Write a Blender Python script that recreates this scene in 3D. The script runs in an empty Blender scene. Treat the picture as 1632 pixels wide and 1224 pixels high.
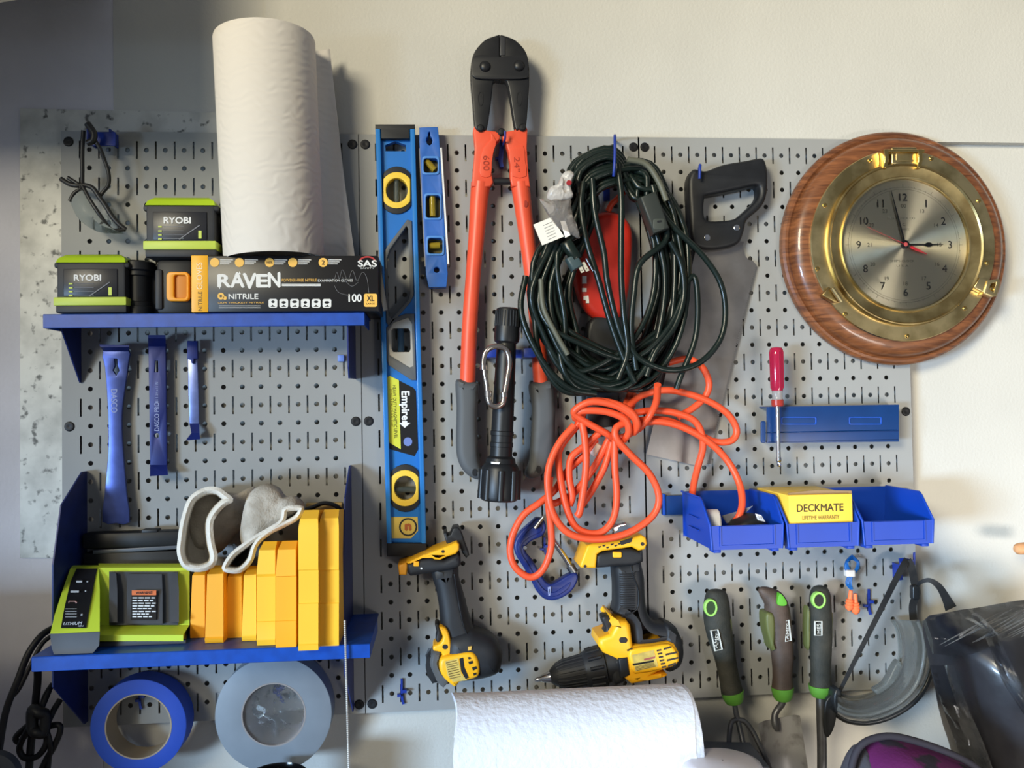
import bpy, bmesh, math, random
from mathutils import Vector, Matrix, noise

random.seed(7)
SC = bpy.context.scene
COL = SC.collection
PI = math.pi

# ---------------------------------------------------------------- camera
FPX = 1350.0
CAMP = Vector((0.51430703, -1.2041964, -0.36183375))
YAW, PITCH, ROLL = -0.0854967746, 0.0249215206, 0.0166223168
RM = Matrix.Rotation(YAW, 3, 'Z') @ Matrix.Rotation(PITCH, 3, 'X') @ Matrix.Rotation(ROLL, 3, 'Y')
cam_data = bpy.data.cameras.new('camera')
cam = bpy.data.objects.new('camera', cam_data)
COL.objects.link(cam)
cam_data.sensor_fit = 'HORIZONTAL'
cam_data.sensor_width = 36.0
cam_data.lens = FPX / 1632 * 36
cam_data.clip_start = 0.05
cm = Matrix((RM.col[0], RM.col[2], -RM.col[1])).transposed().to_4x4()
cm.translation = CAMP
cam.matrix_world = cm
SC.camera = cam

# ---------------------------------------------------------------- light
SC.view_settings.view_transform = 'Standard'
SC.view_settings.look = 'None'
SC.view_settings.exposure = 0.0
SC.view_settings.gamma = 1.0
world = bpy.data.worlds.new('world')
SC.world = world
world.use_nodes = True
bg = world.node_tree.nodes['Background']
bg.inputs[0].default_value = (0.80, 0.88, 1.0, 1)
bg.inputs[1].default_value = 0.19


def area(name, loc, target, sx, sy, power, color, spread=180):
    l = bpy.data.lights.new(name, 'AREA')
    l.shape = 'RECTANGLE'
    l.size, l.size_y = sx, sy
    l.energy = power
    l.color = color
    l.spread = math.radians(spread)
    o = bpy.data.objects.new(name, l)
    COL.objects.link(o)
    o.location = loc
    o.rotation_euler = (Vector(target) - Vector(loc)).to_track_quat('-Z', 'Y').to_euler()
    return o


# daylight through the garage door opening on the left, and cool light thrown up by the driveway
area('door_daylight', (-1.4, -3.3, 0.90), (2.27, 0, 0.78), 1.0, 1.0, 47, (1.0, 0.91, 0.68), 72)
area('low_front_fill', (1.75, -2.3, -1.2), (1.50, 0, -0.80), 0.9, 0.4, 4.0, (1.0, 0.94, 0.86), 50)  # added low fill, brightens the right side and under the bins
area('driveway_bounce', (-1.75, -2.5, -0.72), (1.75, 0, -1.35), 0.8, 0.45, 26, (0.48, 0.71, 1.0), 56)

# ---------------------------------------------------------------- helpers


def W(u, v, d=0.0):
    """world point where the sight line of photo pixel (u, v) meets the vertical plane d metres before the board"""
    r = RM @ Vector(((u - 816) / FPX, 1.0, -(v - 612) / FPX))
    t = (-d - CAMP.y) / r.y
    return CAMP + r * t


def DZ(u, v, z):
    """distance from the board at which pixel (u, v) meets the level z"""
    r = RM @ Vector(((u - 816) / FPX, 1.0, -(v - 612) / FPX))
    t = (z - CAMP.z) / r.z
    return -(CAMP + r * t).y


def WZ(u, d, z):
    """point with picture column u, depth d and level z"""
    v = 612.0
    for _ in range(6):
        p = W(u, v, d)
        v += (p.z - z) / PX(d)
    return W(u, v, d)


def DX(u, v, x):
    """depth at which pixel (u, v) meets the plane X = x"""
    r = RM @ Vector(((u - 816) / FPX, 1.0, -(v - 612) / FPX))
    t = (x - CAMP.x) / r.x
    return -(CAMP + r * t).y, (CAMP + r * t).z


def inset(pts, k):
    """move every point of a closed pixel loop inward by k pixels"""
    n = len(pts)
    A = sum(pts[i][0] * pts[(i + 1) % n][1] - pts[(i + 1) % n][0] * pts[i][1] for i in range(n))
    sg = 1 if A > 0 else -1
    out = []
    for i in range(n):
        tx = pts[(i + 1) % n][0] - pts[i - 1][0]
        ty = pts[(i + 1) % n][1] - pts[i - 1][1]
        L = math.hypot(tx, ty) or 1
        out.append((pts[i][0] - ty / L * k * sg, pts[i][1] + tx / L * k * sg))
    return out


def PX(d, n=1.0):
    return n * (1.204 - d) / FPX


def lin(c):
    c = c / 255.0
    return c / 12.92 if c <= 0.04045 else ((c + 0.055) / 1.055) ** 2.4


MATS = {}


def mat(name, rgb, rough=0.5, metal=0.0, spec=0.5, var=0.0, vscale=30.0, rgb2=None, bump=0.0, bscale=200.0,
        coat=0.0, trans=0.0, alpha=1.0, ior=1.45, contrast=(0.35, 0.65), detail=4.0, emit=None):
    m = bpy.data.materials.new(name)
    m.use_nodes = True
    nt = m.node_tree
    b = nt.nodes['Principled BSDF']
    col = (lin(rgb[0]), lin(rgb[1]), lin(rgb[2]), 1)
    b.inputs['Base Color'].default_value = col
    b.inputs['Roughness'].default_value = rough
    b.inputs['Metallic'].default_value = metal
    b.inputs['Specular IOR Level'].default_value = spec
    b.inputs['Coat Weight'].default_value = coat
    b.inputs['Transmission Weight'].default_value = trans
    b.inputs['Alpha'].default_value = alpha
    b.inputs['IOR'].default_value = ior
    tc = nt.nodes.new('ShaderNodeTexCoord')
    if rgb2 is not None or var > 0:
        n = nt.nodes.new('ShaderNodeTexNoise')
        n.inputs['Scale'].default_value = vscale
        n.inputs['Detail'].default_value = detail
        nt.links.new(tc.outputs['Object'], n.inputs['Vector'])
        r = nt.nodes.new('ShaderNodeValToRGB')
        r.color_ramp.elements[0].position = contrast[0]
        r.color_ramp.elements[1].position = contrast[1]
        if rgb2 is not None:
            c2 = (lin(rgb2[0]), lin(rgb2[1]), lin(rgb2[2]), 1)
        else:
            c2 = tuple(min(1, x * (1 + var)) for x in col[:3]) + (1,)
            col = tuple(x * (1 - var) for x in col[:3]) + (1,)
        r.color_ramp.elements[0].color = col
        r.color_ramp.elements[1].color = c2
        nt.links.new(n.outputs['Fac'], r.inputs['Fac'])
        nt.links.new(r.outputs['Color'], b.inputs['Base Color'])
    if bump > 0:
        n2 = nt.nodes.new('ShaderNodeTexNoise')
        n2.inputs['Scale'].default_value = bscale
        n2.inputs['Detail'].default_value = 3
        nt.links.new(tc.outputs['Object'], n2.inputs['Vector'])
        bp = nt.nodes.new('ShaderNodeBump')
        bp.inputs['Strength'].default_value = bump
        bp.inputs['Distance'].default_value = 0.002
        nt.links.new(n2.outputs['Fac'], bp.inputs['Height'])
        nt.links.new(bp.outputs['Normal'], b.inputs['Normal'])
    MATS[name] = m
    return m


ORG = {}


def thing(name, label, cat, loc, group=None):
    o = bpy.data.objects.new(name, None)
    o.empty_display_size = 0.01
    COL.objects.link(o)
    o.location = Vector(loc)
    o['label'] = label
    o['category'] = cat
    if group:
        o['group'] = group
    ORG[o.name] = Vector(loc)
    return o


def tag(o, label, cat, group=None):
    o['label'] = label
    o['category'] = cat
    if group:
        o['group'] = group
    return o


def finish(name, bm, m, parent=None, smooth=38, label=None, kind=None):
    """world-space bmesh -> one mesh object, origin at the parent's origin (or at its own base)"""
    me = bpy.data.meshes.new(name)
    bmesh.ops.recalc_face_normals(bm, faces=bm.faces)
    if parent is not None:
        org = ORG[parent.name]
    else:
        n = len(bm.verts)
        org = Vector((sum(v.co.x for v in bm.verts) / n, sum(v.co.y for v in bm.verts) / n, min(v.co.z for v in bm.verts)))
    bm.transform(Matrix.Translation(-org))
    bm.to_mesh(me)
    bm.free()
    if smooth:
        me.polygons.foreach_set('use_smooth', [True] * len(me.polygons))
        me.set_sharp_from_angle(angle=math.radians(smooth))
    me.materials.append(m)
    o = bpy.data.objects.new(name, me)
    COL.objects.link(o)
    if parent is None:
        o.location = org
    else:
        o.parent = parent
    ORG[o.name] = org
    if label:
        o['label'] = label
    if kind:
        o['kind'] = kind
    return o


def struct(name, bm, m, smooth=0):
    return finish(name, bm, m, None, smooth, kind='structure')


def NB():
    return bmesh.new()


def merge_mesh(bm, me, fn):
    vs = [bm.verts.new(fn(v.co)) for v in me.vertices]
    for p in me.polygons:
        try:
            bm.faces.new([vs[i] for i in p.vertices])
        except ValueError:
            pass


def add_plate(bm, outlines, d_front, d_back, bevel=0.0, res=2, trace=None):
    """outlines: pixel polygons (first outer, the rest holes) traced at depth `trace`; straight extrusion along y"""
    tr = d_front if trace is None else trace
    loops = [[(W(u, v, tr).x, W(u, v, tr).z) for u, v in o] for o in outlines]
    add_plate_m(bm, loops, d_front, d_back, bevel, res)


def add_plate_m(bm, loops, d_front, d_back, bevel=0.0, res=2):
    cu = bpy.data.curves.new('tmp', 'CURVE')
    cu.dimensions = '2D'
    cu.fill_mode = 'BOTH'
    th = d_front - d_back
    bevel = min(bevel, th * 0.499)
    cu.extrude = max(th / 2 - bevel, 0)
    cu.bevel_depth = bevel
    cu.bevel_resolution = res
    cu.offset = -bevel
    for lp in loops:
        s = cu.splines.new('POLY')
        s.points.add(len(lp) - 1)
        for p, (x, z) in zip(s.points, lp):
            p.co = (x, z, 0, 1)
        s.use_cyclic_u = True
    o = bpy.data.objects.new('tmp', cu)
    me = o.to_mesh()
    ym = -(d_front + d_back) / 2
    merge_mesh(bm, me, lambda c: Vector((c.x, ym - c.z, c.y)))
    o.to_mesh_clear()
    bpy.data.objects.remove(o)
    bpy.data.curves.remove(cu)
    bmesh.ops.remove_doubles(bm, verts=bm.verts, dist=1e-6)


def plate(name, outlines, d_front, d_back, m, parent=None, bevel=0.0, res=2, trace=None, smooth=38, label=None):
    bm = NB()
    if outlines and isinstance(outlines[0][0], (int, float)):
        outlines = [outlines]
    add_plate(bm, outlines, d_front, d_back, bevel, res, trace)
    return finish(name, bm, m, parent, smooth, label)


def catmull(pts, n=6, cyclic=False):
    P = [Vector(p) for p in pts]
    N = len(P)
    out = []
    rng = range(N if cyclic else N - 1)
    for i in rng:
        if cyclic:
            p0, p1, p2, p3 = P[(i - 1) % N], P[i], P[(i + 1) % N], P[(i + 2) % N]
        else:
            p1, p2 = P[i], P[i + 1]
            p0 = P[i - 1] if i > 0 else p1 * 2 - p2
            p3 = P[i + 2] if i + 2 < N else p2 * 2 - p1
        for k in range(n):
            t = k / n
            out.append(0.5 * ((2 * p1) + (p2 - p0) * t + (2 * p0 - 5 * p1 + 4 * p2 - p3) * t * t + (3 * p1 - p0 - 3 * p2 + p3) * t ** 3))
    if not cyclic:
        out.append(P[-1])
    return out


def rnd(pts, n=4):
    """smooth closed pixel outline"""
    return [(p.x, p.y) for p in catmull([(u, v, 0) for u, v in pts], n, True)]


def rrect(x0, y0, x1, y1, r=4, n=4):
    out = []
    for cx, cy, a0 in ((x1 - r, y0 + r, -90), (x1 - r, y1 - r, 0), (x0 + r, y1 - r, 90), (x0 + r, y0 + r, 180)):
        for k in range(n + 1):
            a = math.radians(a0 + 90 * k / n)
            out.append((cx + r * math.cos(a), cy + r * math.sin(a)))
    return out


def ell(cx, cy, rx, ry=None, n=28, rot=0):
    ry = rx if ry is None else ry
    c, s = math.cos(rot), math.sin(rot)
    return [(cx + rx * math.cos(2 * PI * k / n) * c - ry * math.sin(2 * PI * k / n) * s,
             cy + rx * math.cos(2 * PI * k / n) * s + ry * math.sin(2 * PI * k / n) * c) for k in range(n)]


def bil(TL, TR, BR, BL):
    def f(s, t):
        a = (TL[0] + (TR[0] - TL[0]) * s, TL[1] + (TR[1] - TL[1]) * s)
        b = (BL[0] + (BR[0] - BL[0]) * s, BL[1] + (BR[1] - BL[1]) * s)
        return (a[0] + (b[0] - a[0]) * t, a[1] + (b[1] - a[1]) * t)
    return f


def add_tube(bm, pts, r, seg=8, cyclic=False, n=5, flat=None, caps=True):
    """sweep along world points; r number or list of radii; flat = (vector, factor) squashes the section along vector"""
    P = [Vector(p) for p in pts]
    if isinstance(r, (int, float)):
        R = [r] * len(P)
    else:
        R = list(r)
    if n > 1:
        Q = catmull(P, n, cyclic)
        RR = [p.x for p in catmull([(x, 0, 0) for x in R], n, cyclic)]
        P, R = Q, [max(x, 1e-5) for x in RR]
    N = len(P)
    rings = []
    up = None
    for i in range(N):
        if cyclic:
            t = P[(i + 1) % N] - P[i - 1]
        else:
            t = P[min(i + 1, N - 1)] - P[max(i - 1, 0)]
        if t.length < 1e-9:
            t = Vector((0, 0, 1))
        t.normalize()
        if up is None:
            up = Vector((0, -1, 0)) if abs(t.y) < 0.9 else Vector((1, 0, 0))
        a = up - t * up.dot(t)
        if a.length < 1e-6:
            a = t.orthogonal()
        a.normalize()
        b = t.cross(a)
        up = a
        ring = []
        for k in range(seg):
            th = 2 * PI * k / seg
            off = a * math.cos(th) * R[i] + b * math.sin(th) * R[i]
            if flat:
                fv, ff = flat
                off -= fv * off.dot(fv) * (1 - ff)
            ring.append(bm.verts.new(P[i] + off))
        rings.append(ring)
    M = N if cyclic else N - 1
    for i in range(M):
        A, B = rings[i], rings[(i + 1) % N]
        sh = 0
        if cyclic and i == N - 1:
            best = 1e9
            for s in range(seg):
                dd = (A[0].co - B[s].co).length
                if dd < best:
                    best, sh = dd, s
        for k in range(seg):
            bm.faces.new((A[k], A[(k + 1) % seg], B[(k + 1 + sh) % seg], B[(k + sh) % seg]))
    if caps and not cyclic:
        bm.faces.new(rings[0][::-1])
        bm.faces.new(rings[-1])


def pxs(pts, d=None):
    """pixel points (u, v[, d]) -> world points"""
    return [W(p[0], p[1], p[2] if len(p) > 2 else d) for p in pts]


def tube(name, pts, r, m, parent=None, seg=8, cyclic=False, n=5, flat=None, label=None):
    bm = NB()
    add_tube(bm, pts, r, seg, cyclic, n, flat)
    return finish(name, bm, m, parent, 60, label)


def add_lathe(bm, p0, axis, prof, seg=32, close=True):
    """prof: (distance along axis, radius) pairs"""
    ax = Vector(axis).normalized()
    a = ax.orthogonal().normalized()
    b = ax.cross(a)
    rings = []
    for t, r in prof:
        c = Vector(p0) + ax * t
        rings.append([bm.verts.new(c + (a * math.cos(2 * PI * k / seg) + b * math.sin(2 * PI * k / seg)) * max(r, 1e-5)) for k in range(seg)])
    for A, B in zip(rings, rings[1:]):
        for k in range(seg):
            bm.faces.new((A[k], A[(k + 1) % seg], B[(k + 1) % seg], B[k]))
    if close:
        bm.faces.new(rings[0][::-1])
        bm.faces.new(rings[-1])


def lathe(name, p0, axis, prof, m, parent=None, seg=32, close=True, smooth=35, label=None):
    bm = NB()
    add_lathe(bm, p0, axis, prof, seg, close)
    return finish(name, bm, m, parent, smooth, label)


def add_ring(bm, p0, axis, prof, seg=48):
    """closed profile revolved (a ring)"""
    ax = Vector(axis).normalized()
    a = ax.orthogonal().normalized()
    b = ax.cross(a)
    rings = []
    for t, r in prof:
        c = Vector(p0) + ax * t
        rings.append([bm.verts.new(c + (a * math.cos(2 * PI * k / seg) + b * math.sin(2 * PI * k / seg)) * r) for k in range(seg)])
    n = len(rings)
    for i in range(n):
        A, B = rings[i], rings[(i + 1) % n]
        for k in range(seg):
            bm.faces.new((A[k], A[(k + 1) % seg], B[(k + 1) % seg], B[k]))


def add_box(bm, lo, hi, bevel=0.0, seg=2, rot=None, piv=None):
    x0, y0, z0 = lo
    x1, y1, z1 = hi
    v = [bm.verts.new((x, y, z)) for x in (x0, x1) for y in (y0, y1) for z in (z0, z1)]
    fs = [(0, 1, 3, 2), (4, 6, 7, 5), (0, 4, 5, 1), (2, 3, 7, 6), (0, 2, 6, 4), (1, 5, 7, 3)]
    faces = [bm.faces.new([v[i] for i in f]) for f in fs]
    if bevel > 0:
        es = list({e for f in faces for e in f.edges})
        r = bmesh.ops.bevel(bm, geom=es, offset=bevel, segments=seg, profile=0.5, affect='EDGES', clamp_overlap=True)
        vs = list({q for f in r['faces'] for q in f.verts} | {q for q in v if q.is_valid})
    else:
        vs = v
    if rot is not None:
        bmesh.ops.rotate(bm, verts=vs, cent=piv or ((x0 + x1) / 2, (y0 + y1) / 2, (z0 + z1) / 2), matrix=rot)


def box(name, lo, hi, m, parent=None, bevel=0.0, seg=2, rot=None, piv=None, label=None):
    bm = NB()
    add_box(bm, lo, hi, bevel, seg, rot, piv)
    return finish(name, bm, m, parent, 38, label)


def add_loft(bm, rings, cap0=True, cap1=True):
    R = [[bm.verts.new(p) for p in r] for r in rings]
    n = len(R[0])
    for A, B in zip(R, R[1:]):
        for k in range(n):
            bm.faces.new((A[k], A[(k + 1) % n], B[(k + 1) % n], B[k]))
    if cap0:
        bm.faces.new(R[0][::-1])
    if cap1:
        bm.faces.new(R[-1])


def loft(name, rings, m, parent=None, cap0=True, cap1=True, smooth=38, bevel=0.0, label=None, sub=0):
    bm = NB()
    add_loft(bm, rings, cap0, cap1)
    if bevel > 0:
        es = [e for e in bm.edges if e.is_manifold and e.calc_face_angle(0) > 0.5]
        bmesh.ops.bevel(bm, geom=es, offset=bevel, segments=2, profile=0.5, affect='EDGES', clamp_overlap=True)
    if sub:
        bmesh.ops.subdivide_edges(bm, edges=bm.edges, cuts=sub, use_grid_fill=True, smooth=0.6)
    return finish(name, bm, m, parent, smooth, label)


def resample(pts, n):
    P = [Vector((p[0], p[1], p[2] if len(p) > 2 else 0)) for p in pts]
    P.append(P[0])
    L = [0]
    for a, b in zip(P, P[1:]):
        L.append(L[-1] + (b - a).length)
    out = []
    j = 0
    for k in range(n):
        t = L[-1] * k / n
        while L[j + 1] < t:
            j += 1
        f = (t - L[j]) / max(L[j + 1] - L[j], 1e-9)
        out.append(P[j].lerp(P[j + 1], f))
    return out


def pillow(name, outline, d0, d1, m, parent=None, rings=9, n=56, nz=0.0, ns=30.0, label=None, power=0.5, ctr=None, lean=(0, 0), seed=0):
    """rounded body: pixel outline traced at depth d0, swelling forward to d1 and shallowly backward"""
    op = resample(catmull([(u, v, 0) for u, v in outline], 6, True), n)
    base = [W(p.x, p.y, d0) for p in op]
    c = sum(base, Vector()) / n if ctr is None else W(ctr[0], ctr[1], d0)
    R = []
    for i in range(rings * 2 + 1):
        a = -0.5 * PI + PI * i / (rings * 2)
        s = max(math.cos(a), 0.02) ** power
        h = math.sin(a)
        y = h * (d1 - d0) if h > 0 else h * min(0.02, (d1 - d0) * 0.5)
        ring = []
        for p in base:
            q = c + (p - c) * s
            q.y = -d0 - y
            q.x += lean[0] * max(h, 0)
            q.z += lean[1] * max(h, 0)
            if nz:
                f = noise.fractal(q * ns + Vector((seed, seed, 0)), 1.0, 2.0, 3)
                q += Vector((f * 0.4, -f, f * 0.4)) * nz * (0.2 + 0.8 * max(h, 0))
            ring.append(q)
        R.append(ring)
    return loft(name, R, m, parent, smooth=60, label=label)


def add_text(bm, s, u, v, d, w=None, h=None, rot=0.0, bold=0.0, extrude=0.00025, shear=0.0, spacing=1.0):
    """text centred at pixel (u, v) on the plane d; w or h in pixels; rot in degrees (clockwise in the picture)"""
    cu = bpy.data.curves.new('tmp', 'FONT')
    cu.body = s
    cu.size = 1.0
    cu.resolution_u = 3
    cu.shear = shear
    cu.space_character = spacing
    cu.align_x = 'LEFT'
    o = bpy.data.objects.new('tmp', cu)
    me = o.to_mesh()
    xs = [p.co.x for p in me.vertices]
    ys = [p.co.y for p in me.vertices]
    if xs:
        cx, cy = (min(xs) + max(xs)) / 2, (min(ys) + max(ys)) / 2
        bw, bh = max(xs) - min(xs), max(ys) - min(ys)
        k = PX(d)
        sx = sy = None
        if w:
            sx = w * k / bw
        if h:
            sy = h * k / bh
        sx = sx or sy
        sy = sy or sx
        c = W(u, v, d)
        a = -math.radians(rot)
        ca, sa = math.cos(a), math.sin(a)

        def fn(p):
            x, z = (p.x - cx) * sx, (p.y - cy) * sy
            return Vector((c.x + x * ca - z * sa, c.y - extrude, c.z + x * sa + z * ca))
        merge_mesh(bm, me, fn)
        if bold:                     # heavier strokes: the same outline again, shifted to four sides
            for k_, (bx_, bz_) in enumerate(((bold, 0), (-bold, 0), (0, bold), (0, -bold))):
                merge_mesh(bm, me, lambda p: fn(Vector((p.x + bx_, p.y + bz_, 0))) - Vector((0, 2e-5 * (k_ + 1), 0)))
    o.to_mesh_clear()
    bpy.data.objects.remove(o)
    bpy.data.curves.remove(cu)


def text(name, s, u, v, d, m, parent, label=None, **kw):
    bm = NB()
    add_text(bm, s, u, v, d, **kw)
    return finish(name, bm, m, parent, 0, label)


def texts(name, items, m, parent, label=None):
    bm = NB()
    for it in items:
        s, u, v, d = it[:4]
        add_text(bm, s, u, v, d, **(it[4] if len(it) > 4 else {}))
    return finish(name, bm, m, parent, 0, label)


def copy_tree(root, delta, label=None, group=None):
    r = root.copy()
    COL.objects.link(r)
    r.location = root.location + Vector(delta)
    ORG[r.name] = r.location.copy()
    if label:
        r['label'] = label
    if group:
        r['group'] = group
    for ch in [c for c in bpy.data.objects if c.parent == root]:
        c = ch.copy()
        COL.objects.link(c)
        c.parent = r
        for g in [q for q in bpy.data.objects if q.parent == ch]:
            e = g.copy()
            COL.objects.link(e)
            e.parent = c
    return r


# ---------------------------------------------------------------- shared materials
BLUE = mat('blue_powder_coat', (8, 70, 164), 0.38, var=0.12, vscale=60)
NAVY = mat('dark_blue_paint_and_shade', (22, 40, 104), 0.4, var=0.15, vscale=40)  # the clamp's own paint; on the shelf brackets it stands for shade
BLACK = mat('black_plastic', (24, 25, 28), 0.5, var=0.15, vscale=60)
RUBBER = mat('black_rubber', (30, 31, 34), 0.62, bump=0.15, bscale=900)
GREYP = mat('grey_plastic', (62, 65, 70), 0.5)
WHITE = mat('white_print', (235, 235, 235), 0.6)
LIME = mat('lime_plastic', (178, 208, 40), 0.42)
YEL = mat('yellow_plastic', (246, 172, 22), 0.4)
CHROME = mat('chrome', (205, 205, 208), 0.18, 1.0)
STEEL = mat('brushed_steel', (150, 150, 150), 0.35, 1.0, var=0.1, vscale=80)
ORANGE = mat('orange_rubber', (232, 84, 46), 0.42)
# ---------------------------------------------------------------- setting
INCH = 0.0254
ZB = -1.03            # bench top
ZF = -1.93            # floor
wallm = mat('wall_paint', (194, 191, 183), 0.75, var=0.03, vscale=6, bump=0.25, bscale=260)
wallg = mat('bare_wall', (204, 200, 204), 0.8, var=0.06, vscale=8, bump=0.3, bscale=200)
bm = NB()
add_box(bm, (-1.6, 0.022, ZF), (2.6, 0.16, 1.1))
struct('wall_back', bm, wallm)
bm = NB()
xl = W(175, 90, -0.006).x
zt = W(1560, 226, -0.006).z
xs = W(424, 40, -0.01).x
add_box(bm, (xl, 0.0185, zt), (xs, 0.022, 1.1))
struct('trim_1', bm, wallm)                      # upper drywall layer, its lower edge makes the ledge on the right
bm = NB()
add_box(bm, (xs, 0.009, zt), (2.6, 0.022, 1.1))
struct('trim_4', bm, wallm)                      # the same layer further right, its lower edge is the ledge beside the clock
bm = NB()
add_box(bm, (-1.6, 0.0195, ZF), (0.045, 0.0222, 1.1))
add_box(bm, (0.045, 0.0195, -0.002), (xl - 0.0004, 0.0222, 1.1))
struct('trim_5', bm, wallg)                      # bare grey strip at the left edge
bm = NB()
add_box(bm, (-1.6, -3.5, ZF - 0.1), (2.6, 0.16, ZF))
struct('floor', bm, mat('concrete_floor', (150, 148, 145), 0.8, var=0.1, vscale=5))
bm = NB()
add_loft(bm, [[Vector((-0.9, 0.02, 0.24)), Vector((-0.9, -0.30, 0.06)), Vector((-0.9, -0.34, 0.055)), Vector((-0.9, -0.34, 0.7)), Vector((-0.9, 0.02, 0.7))],
              [Vector((0.06, 0.02, 0.24)), Vector((0.06, -0.30, 0.06)), Vector((0.06, -0.34, 0.055)), Vector((0.06, -0.34, 0.7)), Vector((0.06, 0.02, 0.7))]])
struct('upper_shade_block', bm, wallm)                      # added unseen block with a sloped underside, shades the upper left corner
bm = NB()
add_box(bm, (-0.7, -0.36, ZF), (-0.15, -0.24, -0.60))
struct('lower_shade_block', bm, wallg)                      # added unseen block, keeps light off the lower left

# galvanised sheet behind the left board
gm = mat('galvanised_sheet', (200, 198, 190), 0.55, metal=0.25, rgb2=(150, 148, 142), vscale=22, contrast=(0.42, 0.78), detail=8)
nt = gm.node_tree
n = nt.nodes.new('ShaderNodeTexNoise')
n.inputs['Scale'].default_value = 70
n.inputs['Detail'].default_value = 6
tcn = nt.nodes.new('ShaderNodeTexCoord')
nt.links.new(tcn.outputs['Object'], n.inputs['Vector'])
rp = nt.nodes.new('ShaderNodeValToRGB')
rp.color_ramp.elements[0].position = 0.32
rp.color_ramp.elements[0].color = (0.05, 0.05, 0.05, 1)
rp.color_ramp.elements[1].position = 0.41
rp.color_ramp.elements[1].color = (1, 1, 1, 1)
nt.links.new(n.outputs['Fac'], rp.inputs['Fac'])
mx = nt.nodes.new('ShaderNodeMix')
mx.data_type = 'RGBA'
mx.blend_type = 'MULTIPLY'
mx.inputs[0].default_value = 0.8
bs = nt.nodes['Principled BSDF']
old = bs.inputs['Base Color'].links[0].from_socket
nt.links.new(old, mx.inputs[6])
nt.links.new(rp.outputs['Color'], mx.inputs[7])
nt.links.new(mx.outputs[2], bs.inputs['Base Color'])
sheet = plate('metal_sheet', [(32, 173), (346, 179), (346, 226), (118, 226), (124, 889), (32, 889)], -0.0155, -0.0178, gm, None, trace=-0.0155)
tag(sheet, 'pale stained metal sheet sticking out behind the left edge of the grey pegboard', 'metal sheet')

# pegboards ------------------------------------------------------------
pegm = mat('grey_board_paint', (149, 149, 147), 0.5, var=0.03, vscale=12)
screwm = mat('dark_screw', (40, 40, 42), 0.45, 0.6)


def cell(bm, x, z, kind):
    """one-inch cell with a round hole; kind 's' has half a slot on both sides"""
    h = INCH / 2
    hw, hl = 0.00135, INCH * 0.487
    out = []
    if kind == 's':
        out = [(-h, -h), (h, -h), (h, -hl), (h - hw, -hl), (h - hw, 0), (h - hw, hl), (h, hl), (h, h), (-h, h), (-h, hl), (-h + hw, hl), (-h + hw, 0), (-h + hw, -hl), (-h, -hl)]
    else:
        out = [(-h, -h), (0, -h), (h, -h), (h, 0), (h, h), (0, h), (-h, h), (-h, 0)]
    return out


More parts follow.
